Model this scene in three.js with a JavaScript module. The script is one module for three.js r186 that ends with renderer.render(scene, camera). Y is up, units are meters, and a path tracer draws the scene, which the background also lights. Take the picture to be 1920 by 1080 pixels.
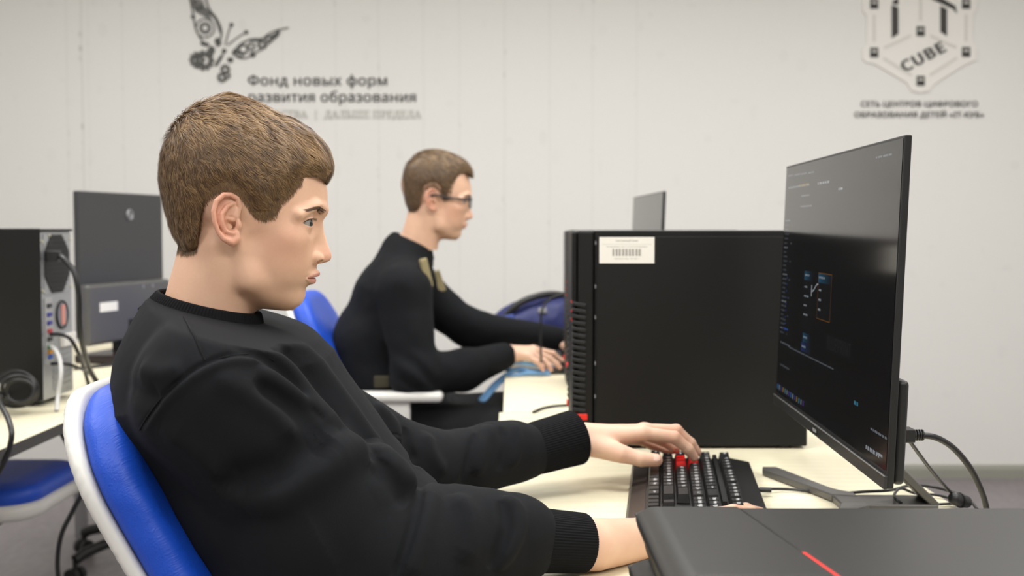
import * as THREE from 'three';
import { RectAreaLightUniformsLib } from 'three/addons/lights/RectAreaLightUniformsLib.js';
import { RoundedBoxGeometry } from 'three/addons/geometries/RoundedBoxGeometry.js';
import { mergeGeometries, mergeVertices, toCreasedNormals } from 'three/addons/utils/BufferGeometryUtils.js';
import { ImprovedNoise } from 'three/addons/math/ImprovedNoise.js';

// ---------------------------------------------------------------- camera, light, exposure
const scene = new THREE.Scene();
const EYE = 1.16, DESK = 0.73, FOCAL = 2150, PITCH = Math.atan(110 / FOCAL);
const camera = new THREE.PerspectiveCamera(2 * Math.atan(540 / FOCAL) * 180 / Math.PI, 16 / 9, 0.05, 40);
camera.position.set(0, EYE, 0);
camera.rotation.x = -PITCH;
camera.focus = 1.42;
camera.userData.fStop = 5.0;
scene.add(camera);
const renderer = new THREE.WebGLRenderer({ antialias: true });
renderer.toneMapping = THREE.LinearToneMapping;
renderer.toneMappingExposure = 1.0;
renderer.shadowMap.enabled = true;
renderer.shadowMap.type = THREE.PCFSoftShadowMap;
RectAreaLightUniformsLib.init();
const CEIL = 2.75, PANEL_W = 1.2, PANEL_D = 0.6, PANEL_POWER = 11.2;
const PANELS = [];
for (const x of [-1.8, 0.05, 1.9]) for (const z of [0.5, -1.5, -3.5]) PANELS.push([x, z]);
for (const [x, z] of PANELS) {
  const l = new THREE.RectAreaLight(new THREE.Color(0.995, 1.0, 0.99), PANEL_POWER, PANEL_W, PANEL_D);
  l.position.set(x, CEIL - 0.035, z); l.lookAt(x, 0, z); l.castShadow = true;
  scene.add(l);
}

// ---------------------------------------------------------------- helpers
const V = (x, y, z) => new THREE.Vector3(x, y, z);
// a point of the place on the sight line through (x, y) of the photograph, at real distance d in front of the camera
function P(x, y, d) {
  const a = (x - 960) / FOCAL, b = (540 - y) / FOCAL, c = Math.cos(PITCH), s = Math.sin(PITCH);
  const t = d / (b * s + c);
  return V(a * t, EYE + (b * c - s) * t, -d);
}
let seed = 7;
function rnd() { seed = (seed * 1664525 + 1013904223) >>> 0; return seed / 4294967296; }
const rr = (a, b) => a + (b - a) * rnd();
const noiseGen = new ImprovedNoise();
const noise3 = (x, y, z) => noiseGen.noise(x + 31.7, y + 11.3, z + 57.1);
function fbm(x, y, z, o = 4) { let s = 0, a = 0.5; for (let i = 0; i < o; i++) { s += a * noise3(x, y, z); x *= 2.03; y *= 2.03; z *= 2.03; a *= 0.5; } return s; }
const clamp = (x, a, b) => Math.min(b, Math.max(a, x));
const smooth = (a, b, x) => { const t = clamp((x - a) / (b - a), 0, 1); return t * t * (3 - 2 * t); };
const lerp = (a, b, t) => a + (b - a) * t;
const taken = {};
function numbered(n) { const k = taken[n] = (taken[n] ?? -1) + 1; return k ? n + '_' + String(k).padStart(3, '0') : n; }
function mat(color, roughness = 0.6, o = {}) { return new THREE.MeshPhysicalMaterial({ color, roughness, ...o }); }
const lin = (r, g, b) => new THREE.Color().setRGB(r, g, b);
function tag(o, label, category, group) { o.userData.label = label; o.userData.category = category; if (group) o.userData.group = group; return o; }
function thing(name, label, category, pos = [0, 0, 0], turn = 0, group) {
  const g = new THREE.Group(); g.name = numbered(name); g.position.set(...pos); g.rotation.y = turn; scene.add(g);
  return tag(g, label, category, group);
}
function part(name, geo, m, parent, label) {
  const o = new THREE.Mesh(Array.isArray(geo) ? merge(geo) : geo, m); o.name = name; o.castShadow = o.receiveShadow = true;
  if (label) o.userData.label = label;
  parent.add(o); return o;
}
function single(name, geo, m, label, category, group) { const o = part(numbered(name), geo, m, scene); return tag(o, label, category, group); }
function struct(name, geo, m) { const o = part(name, geo, m, scene); o.userData.kind = 'structure'; return o; }
function merge(list) { return mergeGeometries(list.map((g) => { let h = g.index ? g.toNonIndexed() : g.clone(); for (const k of Object.keys(h.attributes)) if (!['position', 'normal', 'uv'].includes(k)) h.deleteAttribute(k); if (!h.attributes.uv) h.setAttribute('uv', new THREE.BufferAttribute(new Float32Array(h.attributes.position.count * 2), 2)); return h; })); }
// box with chamfered edges given by its corners; uv in metres
function box(x0, y0, z0, x1, y1, z1, r = 0.002, seg = 1) {
  const w = x1 - x0, h = y1 - y0, d = z1 - z0;
  const g = r > 0 ? new RoundedBoxGeometry(w, h, d, seg, Math.min(r, w / 2.01, h / 2.01, d / 2.01)) : new THREE.BoxGeometry(w, h, d);
  g.translate((x0 + x1) / 2, (y0 + y1) / 2, (z0 + z1) / 2);
  const p = g.attributes.position, n = g.attributes.normal, u = g.attributes.uv;
  for (let i = 0; i < p.count; i++) {
    const ax = Math.abs(n.getX(i)), ay = Math.abs(n.getY(i)), az = Math.abs(n.getZ(i));
    if (ay >= ax && ay >= az) u.setXY(i, p.getX(i), p.getZ(i)); else if (ax >= az) u.setXY(i, p.getZ(i), p.getY(i)); else u.setXY(i, p.getX(i), p.getY(i));
  }
  return g;
}
function tube(pts, r, seg = 0, radial = 8, closed = false) {
  const c = new THREE.CatmullRomCurve3(pts.map((p) => p.isVector3 ? p : V(...p)), closed, 'centripetal');
  return new THREE.TubeGeometry(c, seg || pts.length * 10, r, radial, closed);
}
function cyl(r0, r1, h, x, y, z, seg = 24) { const g = new THREE.CylinderGeometry(r1, r0, h, seg); g.translate(x, y + h / 2, z); return g; }
function canvasTex(w, h, draw) {
  const c = document.createElement('canvas'); c.width = w; c.height = h; const x = c.getContext('2d'); draw(x, w, h);
  const t = new THREE.CanvasTexture(c); t.colorSpace = THREE.SRGBColorSpace; t.anisotropy = 8; return t;
}
function dataTex(n, fn, { srgb = false, repeat = 1 } = {}) {
  const d = new Uint8Array(n * n * 4);
  for (let j = 0; j < n; j++) for (let i = 0; i < n; i++) { const v = fn(i / n, j / n); const k = (j * n + i) * 4; const a = Array.isArray(v) ? v : [v, v, v]; for (let q = 0; q < 3; q++) d[k + q] = clamp(Math.round(a[q] * 255), 0, 255); d[k + 3] = 255; }
  const t = new THREE.DataTexture(d, n, n); t.wrapS = t.wrapT = THREE.RepeatWrapping; t.magFilter = THREE.LinearFilter; t.minFilter = THREE.LinearFilter; t.repeat.set(repeat, repeat);
  if (srgb) t.colorSpace = THREE.SRGBColorSpace; t.needsUpdate = true; return t;
}
// noise that tiles over the unit square
function tileNoise(u, v, f, o = 3) { const a = u * Math.PI * 2, b = v * Math.PI * 2, r = f / 6.283; let s = 0, k = 0.5, q = 1; for (let i = 0; i < o; i++) { s += k * (noise3(Math.cos(a) * r * q, Math.sin(a) * r * q, Math.cos(b) * r * q + 7) + noise3(Math.sin(b) * r * q + 3, Math.cos(a) * r * q + 9, Math.sin(a) * r * q)); k *= 0.5; q *= 2; } return s; }
function smin(a, b, k) { const h = Math.max(k - Math.abs(a - b), 0) / k; return Math.min(a, b) - h * h * k * 0.25; }
const smax = (a, b, k) => -smin(-a, -b, k);
function ell(x, y, z, cx, cy, cz, rx, ry, rz) {
  const px = (x - cx) / rx, py = (y - cy) / ry, pz = (z - cz) / rz, k0 = Math.sqrt(px * px + py * py + pz * pz);
  const qx = px / rx, qy = py / ry, qz = pz / rz, k1 = Math.sqrt(qx * qx + qy * qy + qz * qz);
  return k1 < 1e-9 ? -Math.min(rx, ry, rz) : k0 * (k0 - 1) / k1;
}
function cone(x, y, z, a, b, ra, rb) {   // tapered capsule
  const dx = b[0] - a[0], dy = b[1] - a[1], dz = b[2] - a[2], px = x - a[0], py = y - a[1], pz = z - a[2];
  const t = clamp((px * dx + py * dy + pz * dz) / (dx * dx + dy * dy + dz * dz), 0, 1);
  const ex = px - dx * t, ey = py - dy * t, ez = pz - dz * t;
  return Math.sqrt(ex * ex + ey * ey + ez * ez) - (ra + (rb - ra) * t);
}
function curve(tab) {   // smooth monotone-ish interpolation of a table of [x, y]
  const n = tab.length, m = [];
  for (let i = 0; i < n; i++) {
    if (i === 0 || i === n - 1) { m.push(0); continue; }
    const s0 = (tab[i][1] - tab[i - 1][1]) / (tab[i][0] - tab[i - 1][0]), s1 = (tab[i + 1][1] - tab[i][1]) / (tab[i + 1][0] - tab[i][0]);
    m.push(s0 * s1 <= 0 ? 0 : 2 * s0 * s1 / (s0 + s1));
  }
  return (x) => {
    if (x <= tab[0][0]) return tab[0][1]; if (x >= tab[n - 1][0]) return tab[n - 1][1];
    let i = 0; while (x > tab[i + 1][0]) i++;
    const h = tab[i + 1][0] - tab[i][0], t = (x - tab[i][0]) / h, a = t * t * t, b = t * t;
    return (2 * a - 3 * b + 1) * tab[i][1] + (a - 2 * b + t) * h * m[i] + (3 * b - 2 * a) * tab[i + 1][1] + (a - b) * h * m[i + 1];
  };
}
// surface of the field f(x, y, z) = 0 inside the box, cells of the given size (dual grid, vertices pulled onto the surface)
function netMesh(f, lo, hi, cell, o = {}) {
  const nx = Math.ceil((hi[0] - lo[0]) / cell) + 1, ny = Math.ceil((hi[1] - lo[1]) / cell) + 1, nz = Math.ceil((hi[2] - lo[2]) / cell) + 1;
  const F = new Float32Array(nx * ny * nz), B = 6, sx = 1, sy = nx, sz = nx * ny;
  const half = B * cell * 0.5 * 1.74 * (o.slack ?? 1.6);
  for (let bz = 0; bz < nz; bz += B) for (let by = 0; by < ny; by += B) for (let bx = 0; bx < nx; bx += B) {
    const ex = Math.min(bx + B, nx), ey = Math.min(by + B, ny), ez = Math.min(bz + B, nz);
    const c = o.full ? 0 : f(lo[0] + (bx + B / 2) * cell, lo[1] + (by + B / 2) * cell, lo[2] + (bz + B / 2) * cell);
    const skip = Math.abs(c) > half;
    for (let k = bz; k < ez; k++) for (let j = by; j < ey; j++) for (let i = bx; i < ex; i++)
      F[i + j * sy + k * sz] = skip ? c : f(lo[0] + i * cell, lo[1] + j * cell, lo[2] + k * cell);
  }
  const id = new Int32Array(nx * ny * nz).fill(-1), pos = [], idx = [];
  const corner = [0, sx, sy, sx + sy, sz, sx + sz, sy + sz, sx + sy + sz];
  const edges = [[0, 1], [2, 3], [4, 5], [6, 7], [0, 2], [1, 3], [4, 6], [5, 7], [0, 4], [1, 5], [2, 6], [3, 7]];
  for (let k = 0; k < nz - 1; k++) for (let j = 0; j < ny - 1; j++) for (let i = 0; i < nx - 1; i++) {
    const b = i + j * sy + k * sz; let m = 0;
    for (let q = 0; q < 8; q++) if (F[b + corner[q]] < 0) m |= 1 << q;
    if (m === 0 || m === 255) continue;
    let x = 0, y = 0, z = 0, n = 0;
    for (const [p, q] of edges) {
      if (((m >> p) & 1) === ((m >> q) & 1)) continue;
      const a = F[b + corner[p]], c = F[b + corner[q]], t = a / (a - c);
      x += (p & 1) + ((q & 1) - (p & 1)) * t; y += ((p >> 1) & 1) + (((q >> 1) & 1) - ((p >> 1) & 1)) * t; z += (p >> 2) + ((q >> 2) - (p >> 2)) * t; n++;
    }
    id[b] = pos.length / 3; pos.push(lo[0] + (i + x / n) * cell, lo[1] + (j + y / n) * cell, lo[2] + (k + z / n) * cell);
  }
  for (let k = 1; k < nz - 1; k++) for (let j = 1; j < ny - 1; j++) for (let i = 1; i < nx - 1; i++) {
    const b = i + j * sy + k * sz, s = F[b] < 0;
    const quad = (e, u, v) => {
      if (s === (F[b + e] < 0)) return;
      const a0 = id[b], a1 = id[b - u], a2 = id[b - u - v], a3 = id[b - v];
      if (a0 < 0 || a1 < 0 || a2 < 0 || a3 < 0) return;
      if (s) idx.push(a0, a1, a2, a0, a2, a3); else idx.push(a0, a2, a1, a0, a3, a2);
    };
    quad(sx, sy, sz); quad(sy, sz, sx); quad(sz, sx, sy);
  }
  const nv = pos.length / 3, nor = new Float32Array(nv * 3), e = cell * 0.35;
  for (let q = 0; q < nv; q++) {
    let x = pos[q * 3], y = pos[q * 3 + 1], z = pos[q * 3 + 2];
    for (let it = 0; it < 2; it++) {
      let gx = f(x + e, y, z) - f(x - e, y, z), gy = f(x, y + e, z) - f(x, y - e, z), gz = f(x, y, z + e) - f(x, y, z - e);
      const l = Math.hypot(gx, gy, gz) || 1; gx /= l; gy /= l; gz /= l;
      nor[q * 3] = gx; nor[q * 3 + 1] = gy; nor[q * 3 + 2] = gz;
      if (it === 0) { const d = clamp(f(x, y, z) / (l / (2 * e)), -cell * 0.6, cell * 0.6); x -= gx * d; y -= gy * d; z -= gz * d; }
    }
    pos[q * 3] = x; pos[q * 3 + 1] = y; pos[q * 3 + 2] = z;
  }
  const g = new THREE.BufferGeometry();
  g.setAttribute('position', new THREE.BufferAttribute(new Float32Array(pos), 3));
  g.setAttribute('normal', new THREE.BufferAttribute(nor, 3));
  const uv = new Float32Array(nv * 2); for (let q = 0; q < nv; q++) { uv[q * 2] = pos[q * 3] + pos[q * 3 + 2] * 0.8; uv[q * 2 + 1] = pos[q * 3 + 1] + pos[q * 3 + 2] * 0.3; }
  g.setAttribute('uv', new THREE.BufferAttribute(uv, 2));
  g.setIndex(idx);
  return g;
}
function paint(g, fn) {   // vertex colours, linear
  const p = g.attributes.position, c = new Float32Array(p.count * 3);
  for (let i = 0; i < p.count; i++) { const v = fn(p.getX(i), p.getY(i), p.getZ(i)); c[i * 3] = v[0]; c[i * 3 + 1] = v[1]; c[i * 3 + 2] = v[2]; }
  g.setAttribute('color', new THREE.BufferAttribute(c, 3)); return g;
}
// ---------------------------------------------------------------- the room
const RX0 = -4.0, RX1 = 3.8, RZ0 = -5.3, RZ1 = 3.2;
const wallTone = '#dddbd7';
const backTex = canvasTex(2048, 742, (c, w, h) => {
  c.fillStyle = wallTone; c.fillRect(0, 0, w, h);
  const X = (x) => ((x - 960) / FOCAL * 5.3 - RX0) / (RX1 - RX0) * w, Y = (y) => (1 - (EYE + (430 - y) / FOCAL * 5.3) / CEIL) * h;
  // joints of the painted panels, with small chips along them
  for (const [x, a, lw] of [[132, 0.05, 3], [160, 0.16, 2], [172, 0.05, 2], [236, 0.06, 2], [305, 0.05, 2], [395, 0.04, 2], [533, 0.06, 2], [632, 0.06, 2], [712, 0.07, 2], [795, 0.07, 2], [862, 0.06, 2], [946, 0.09, 2], [1030, 0.07, 2], [1110, 0.06, 2], [1192, 0.06, 2], [-60, 0.06, 2], [-150, 0.06, 2]]) {
    c.strokeStyle = `rgba(70,66,62,${a * 0.55})`; c.lineWidth = lw; c.beginPath(); for (let y = 0; y <= h; y += 12) c.lineTo(X(x) + 0.7 * noise3(x, y * 0.02, 1), y); c.stroke();
    for (let i = 0; i < 9; i++) { c.fillStyle = `rgba(80,76,72,${a * rr(0.3, 1.1)})`; c.beginPath(); c.ellipse(X(x) + rr(-2, 2), rr(0, h), rr(1, 2.4), rr(1, 5), 0, 0, 7); c.fill(); }
  }
  for (let i = 0; i < 500; i++) { c.fillStyle = `rgba(90,84,78,${rr(0.005, 0.03)})`; c.beginPath(); c.ellipse(rr(0, w), rr(0, h), rr(1, 7), rr(1, 10), 0, 0, 7); c.fill(); }
});
backTex.repeat.set(1 / (RX1 - RX0), 1 / CEIL); backTex.offset.set(-RX0 / (RX1 - RX0), 0); backTex.wrapS = backTex.wrapT = THREE.RepeatWrapping;
const plaster = dataTex(256, (u, v) => 0.5 + 0.5 * tileNoise(u, v, 30, 3), { repeat: 2 });
const mWall = mat(wallTone, 0.75, { bumpMap: plaster, bumpScale: 0.0008 });
const floorTex = dataTex(512, (u, v) => { const n = tileNoise(u, v, 60, 3) * 0.06, s = tileNoise(u, v, 7, 2) * 0.04; return [0.49 + n + s, 0.465 + n + s, 0.475 + n + s]; }, { srgb: true, repeat: 0.6 });
const T = 0.12;
struct('floor', box(RX0 - T, -T, RZ0 - T, RX1 + T, 0, RZ1 + T, 0), mat(0xffffff, 0.42, { map: floorTex }));
struct('ceiling', box(RX0 - T, CEIL, RZ0 - T, RX1 + T, CEIL + T, RZ1 + T, 0), mat(0xf0efec, 0.9));
struct('wall_back', box(RX0 - T, 0, RZ0 - T, RX1 + T, CEIL, RZ0, 0), mat(0xffffff, 0.7, { map: backTex, bumpMap: plaster, bumpScale: 0.0008 }));
struct('wall_left', box(RX0 - T, 0, RZ0, RX0, CEIL, RZ1, 0), mWall);
struct('wall_right', box(RX1, 0, RZ0, RX1 + T, CEIL, RZ1, 0), mWall);
struct('wall_front', box(RX0 - T, 0, RZ1, RX1 + T, CEIL, RZ1 + T, 0), mWall);
{
  const s = new THREE.Shape([[0, 0], [0.016, 0], [0.016, 0.045], [0.010, 0.058], [0.004, 0.064], [0, 0.064]].map((p) => new THREE.Vector2(...p)));
  const run = (len) => new THREE.ExtrudeGeometry(s, { depth: len, bevelEnabled: false });
  const m = mat(0x8e8d84, 0.55);
  const put = (name, len, x, z, ry) => { const o = struct(name, run(len), m); o.position.set(x, 0, z); o.rotation.y = ry; };
  put('baseboard_back', RX1 - RX0, RX1, RZ0, -Math.PI / 2); put('baseboard_left', RZ1 - RZ0, RX0, RZ0, 0); put('baseboard_right', RZ1 - RZ0, RX1, RZ1, Math.PI); put('baseboard_front', RX1 - RX0, RX0, RZ1, Math.PI / 2);
}
{
  const mF = mat(0xf4f4f4, 0.4), mD = mat(0xffffff, 0.6, { emissive: 0xfff8ee, emissiveIntensity: 3.0 });
  for (const [x, z] of PANELS) {
    const g = thing('ceiling_light', 'flat white ceiling light panel of the row over the desks', 'ceiling light', [x, CEIL, z], 0, 'ceiling light panels');
    const a = PANEL_W / 2 + 0.02, b = PANEL_D / 2 + 0.02;
    part('frame', [box(-a, -0.03, -b, a, 0, -b + 0.02), box(-a, -0.03, b - 0.02, a, 0, b), box(-a, -0.03, -b + 0.02, -a + 0.02, 0, b - 0.02), box(a - 0.02, -0.03, -b + 0.02, a, 0, b - 0.02)], mF, g);
    part('diffuser', box(-a + 0.02, -0.02, -b + 0.02, a - 0.02, -0.005, b - 0.02, 0), mD, g);
  }
}
// ---------------------------------------------------------------- lettering and emblems on the back wall
function decal(name, x0, y0, x1, y1, res, draw, label, category, tone = '#3b3a37') {
  const a = P(x0, y0, 5.294), b = P(x1, y1, 5.294), w = b.x - a.x, h = a.y - b.y, cw = Math.round((x1 - x0) * res), ch = Math.round((y1 - y0) * res);
  const draws = (fg) => (c) => { if (!fg) { c.fillStyle = '#000'; c.fillRect(0, 0, cw, ch); } c.save(); c.scale(res, res); c.translate(-x0, -y0); c.fillStyle = c.strokeStyle = fg ? tone : '#fff'; draw(c, fg); c.restore(); };
  const al = canvasTex(cw, ch, draws(false)); al.colorSpace = THREE.NoColorSpace;
  const col = canvasTex(cw, ch, (c) => { c.fillStyle = tone; c.fillRect(0, 0, cw, ch); draws(true)(c); });
  const g = new THREE.PlaneGeometry(w, h); const o = single(name, g, mat(0xffffff, 0.6, { map: col, alphaMap: al, transparent: true, alphaTest: 0.02 }), label, category);
  o.position.set((a.x + b.x) / 2, (a.y + b.y) / 2, RZ0 + 0.004); return o;
}
const gear = (c, x, y, r, w, teeth) => { c.lineWidth = w; c.beginPath(); c.arc(x, y, r, 0, 7); c.stroke(); for (let i = 0; i < teeth; i++) { const a = i / teeth * 6.283; c.beginPath(); c.arc(x + Math.cos(a) * (r + w), y + Math.sin(a) * (r + w), w * 0.75, 0, 7); c.fill(); } };
const poly = (c, pts, close) => { c.beginPath(); const q = new THREE.CatmullRomCurve3(pts.map(([x, y]) => V(x, y, 0)), !!close, 'centripetal').getPoints(pts.length * 8); q.forEach((p, i) => i ? c.lineTo(p.x, p.y) : c.moveTo(p.x, p.y)); };
decal('butterfly_emblem', 335, -95, 555, 165, 5, (c) => {
  c.lineCap = 'round'; c.lineWidth = 6; c.beginPath(); c.moveTo(413, 106); c.lineTo(403, 121); c.stroke(); c.beginPath(); c.arc(418.5, 95, 4.4, 0, 7); c.fill(); c.lineWidth = 3; c.beginPath(); c.moveTo(418, 97); c.lineTo(411, 110); c.stroke();
  c.globalAlpha = 0.16; c.lineWidth = 2.2; c.beginPath(); c.moveTo(421, 84); c.quadraticCurveTo(425, 62, 432, 48); c.stroke(); c.beginPath(); c.moveTo(426, 84); c.quadraticCurveTo(442, 70, 459, 61); c.stroke(); c.beginPath(); c.arc(433, 46, 4, 0, 7); c.fill(); c.beginPath(); c.arc(461, 60, 4, 0, 7); c.fill(); c.globalAlpha = 1;
  // wings of wheels and rings
  c.lineWidth = 3; poly(c, [[405, 86], [414, 62], [406, 36], [391, 16], [383, -12], [376, -45], [362, -75], [352, -50], [352, -18], [358, 12], [361, 32], [366, 56], [378, 78]]); c.stroke();
  c.lineWidth = 5; poly(c, [[392, 22], [404, 36], [413, 60]]); c.stroke();
  gear(c, 383, 52, 7, 3, 9); gear(c, 383, 52, 17, 1.6, 16); gear(c, 370, 8, 8, 2.4, 9); gear(c, 366, -26, 9, 2.4, 9); gear(c, 362, -58, 5, 2, 8);
  for (let i = 0; i < 8; i++) { c.lineWidth = 1.8; c.beginPath(); c.moveTo(358 + i * 4, -6 + i * 3); c.lineTo(366 + i * 4, 22 + i * 2); c.stroke(); }
  c.beginPath(); c.ellipse(407, 78, 6, 8, -0.4, 0, 7); c.globalAlpha = 0.75; c.fill(); c.globalAlpha = 1; c.beginPath(); c.ellipse(382, 82, 9, 4, 0.2, 0, 7); c.fill(); c.beginPath(); c.arc(360, 31, 4, 0, 7); c.fill();
  c.globalAlpha = 0.75; c.beginPath(); c.ellipse(394, 94, 7, 8, 0.3, 0, 7); c.fill(); c.globalAlpha = 0.9; gear(c, 380, 113, 11, 5, 11); c.globalAlpha = 0.6; gear(c, 367, 112, 9, 4, 10); c.globalAlpha = 1;
  c.lineWidth = 2.5; poly(c, [[434, 99], [450, 82], [470, 73], [492, 71], [505, 62], [524, 55], [541, 52]]); c.stroke(); c.globalAlpha = 0.7; poly(c, [[434, 99], [446, 108], [462, 108], [478, 98], [490, 92], [505, 80], [522, 66]]); c.stroke(); c.globalAlpha = 1;
  c.lineWidth = 5; poly(c, [[468, 74], [480, 75], [490, 73]]); c.stroke(); c.beginPath(); c.arc(473, 102, 5.5, 0, 7); c.fill(); c.lineWidth = 7; poly(c, [[510, 68], [517, 65], [522, 60]]); c.stroke();
  c.globalAlpha = 0.8; gear(c, 455, 92, 7, 2.4, 9); gear(c, 470, 87, 5, 2.2, 8); gear(c, 491, 83, 5, 3, 8); gear(c, 503, 72, 4, 2.4, 8); c.beginPath(); c.ellipse(440, 96, 6, 5, -0.5, 0, 7); c.fill(); gear(c, 450, 102, 4, 1.8, 7);
  c.beginPath(); c.ellipse(430, 112, 6, 5, 0, 0, 7); c.fill(); gear(c, 420, 130, 5, 3, 8); gear(c, 414, 145, 5, 3, 8); gear(c, 423, 141, 4, 2.4, 8); c.globalAlpha = 1;
}, 'dark butterfly emblem made of cogwheels on the white wall', 'wall emblem', '#4b4a46');
function fit(c, text, x0, x1, y, size, font) { c.save(); c.font = `${size}px ${font}`; const w = c.measureText(text).width; c.translate(x0, y); c.scale((x1 - x0) / w, 1); c.fillText(text, 0, 0); c.restore(); }
decal('wall_lettering', 455, 130, 800, 202, 4, (c) => { fit(c, 'Фонд новых форм', 463, 728, 160, 27, 'bold sans-serif'); fit(c, 'развития образования', 463, 782, 191, 27, 'bold sans-serif'); }, 'two lines of bold dark lettering beside the butterfly emblem', 'wall lettering', '#1f1e1b');
decal('wall_lettering', 505, 202, 800, 232, 4, (c) => { c.globalAlpha = 0.6; fit(c, 'ЕСТВА  |  ДАЛЬШЕ ПРЕДЕЛА', 514, 790, 221, 20, 'serif'); c.globalAlpha = 1; }, 'pale grey serif slogan under the bold dark lettering', 'wall lettering', '#b4b1aa');
decal('wall_lettering', 1590, 178, 1860, 228, 4, (c) => { c.globalAlpha = 0.85; fit(c, 'СЕТЬ ЦЕНТРОВ ЦИФРОВОГО', 1614, 1834, 200, 14, 'bold sans-serif'); fit(c, 'ОБРАЗОВАНИЯ ДЕТЕЙ «IT-КУБ»', 1602, 1846, 220, 14, 'bold sans-serif'); }, 'two small lines of dark capitals below the cube emblem', 'wall lettering', '#33312e');
{
  const O = P(1725, 59, 5.298), g = thing('cube_emblem', 'cube emblem of dark squares joined by pale bars on the wall', 'wall emblem', [O.x, O.y, RZ0]);
  const q = (x, y) => { const p = P(x, y, 5.298); return [p.x - O.x, p.y - O.y]; };
  const mDark = mat(0x33312e, 0.6), mPale = mat(0xcfccc5, 0.7), mBoard = mat(0xe2dfd9, 0.7);
  const ext = (pts, z0, t, b = 0) => { const h = new THREE.ExtrudeGeometry(new THREE.Shape(pts.map(([x, y]) => new THREE.Vector2(...q(x, y)))), { depth: t, bevelEnabled: b > 0, bevelSize: b, bevelThickness: b, bevelSegments: 2 }); h.translate(0, 0, z0); return h; };
  const N = { c: [1725, 59], a: [1638, 8], b: [1638, 99], d: [1725, 152], e: [1810, 98], f: [1810, 8], t: [1725, -42] };
  part('backing_board', ext([[1617, -20], [1617, 20], [1625, 30], [1625, 84], [1617, 92], [1617, 110], [1623, 117], [1638, 119], [1700, 155], [1708, 170], [1725, 174], [1742, 170], [1750, 158], [1812, 119], [1828, 114], [1830, 90], [1822, 80], [1822, 28], [1830, 18], [1830, -12], [1812, -16], [1750, -52], [1725, -64], [1700, -52], [1640, -18]], 0.001, 0.006, 0.002), mBoard, g, 'white raised board');
  const bar = (a, b) => { const dx = b[0] - a[0], dy = b[1] - a[1], l = Math.hypot(dx, dy), ux = dx / l, uy = dy / l, s = 20, w = 2.6; const A0 = [a[0] + ux * s, a[1] + uy * s], B0 = [b[0] - ux * s, b[1] - uy * s]; return ext([[A0[0] - uy * w, A0[1] + ux * w], [B0[0] - uy * w, B0[1] + ux * w], [B0[0] + uy * w, B0[1] - ux * w], [A0[0] + uy * w, A0[1] - ux * w]], 0.009, 0.003); };
  for (const [a, b] of ['ab', 'bd', 'de', 'ef', 'at', 'tf', 'cb', 'ce', 'ct']) part('edge_bar', bar(N[a], N[b]), mPale, g, 'pale grey bar');
  for (const k of 'cabdeft') { const [x, y] = N[k]; const n = part('node_square', ext([[x - 7.5, y - 9], [x + 7.5, y - 9], [x + 7.5, y + 9], [x - 7.5, y + 9]], 0.009, 0.004), mDark, g, 'dark square'); part('node_window', ext([[x - 4.5, y - 4], [x + 4.5, y - 4], [x + 4.5, y - 0.5], [x - 4.5, y - 0.5]], 0.013, 0.001), mPale, n); }
  const mLetter = mat(0x36332f, 0.6);
  part('letter', ext([[1671, 10], [1683, 15], [1683, 64], [1671, 72]], 0.009, 0.004), mLetter, g, 'dark letter i'); part('letter_dot', ext([[1671, 4], [1683, -4], [1683, 10], [1674, 8]], 0.009, 0.004), mLetter, g);
  part('letter', [ext([[1745, -2], [1760, -6], [1790, 12], [1793, 26], [1786, 18], [1748, 0]], 0.009, 0.004), ext([[1762, 12], [1774, 18], [1774, 68], [1762, 60]], 0.009, 0.004)], mLetter, g, 'dark letter T');
  const font = await new (await import('three/addons/loaders/FontLoader.js')).FontLoader().loadAsync('fonts/droid/droid_sans_bold.typeface.json');
  const { TextGeometry } = await import('three/addons/geometries/TextGeometry.js');
  const tg = new TextGeometry('CUBE', { font, size: 1, depth: 0.1, curveSegments: 4, bevelEnabled: false }); tg.computeBoundingBox(); const bb = tg.boundingBox;
  // laid along the lower face of the cube: base line from (1690,136) to (1771,92)
  const p0 = q(1694, 137), p1 = q(1774, 96), up = q(1725 - 12, 59 - 18), z0 = q(1725, 59), W = bb.max.x, p = tg.attributes.position;
  const bx = [(p1[0] - p0[0]) / W, (p1[1] - p0[1]) / W], by = [(up[0] - z0[0]), (up[1] - z0[1])];
  for (let i = 0; i < p.count; i++) { const x = p.getX(i), y = p.getY(i) / bb.max.y; p.setXYZ(i, p0[0] + bx[0] * x + by[0] * y, p0[1] + bx[1] * x + by[1] * y, 0.009 + p.getZ(i) * 0.04); }
  tg.computeVertexNormals(); part('lettering', tg, mLetter, g, 'slanted dark word CUBE');
}
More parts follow.
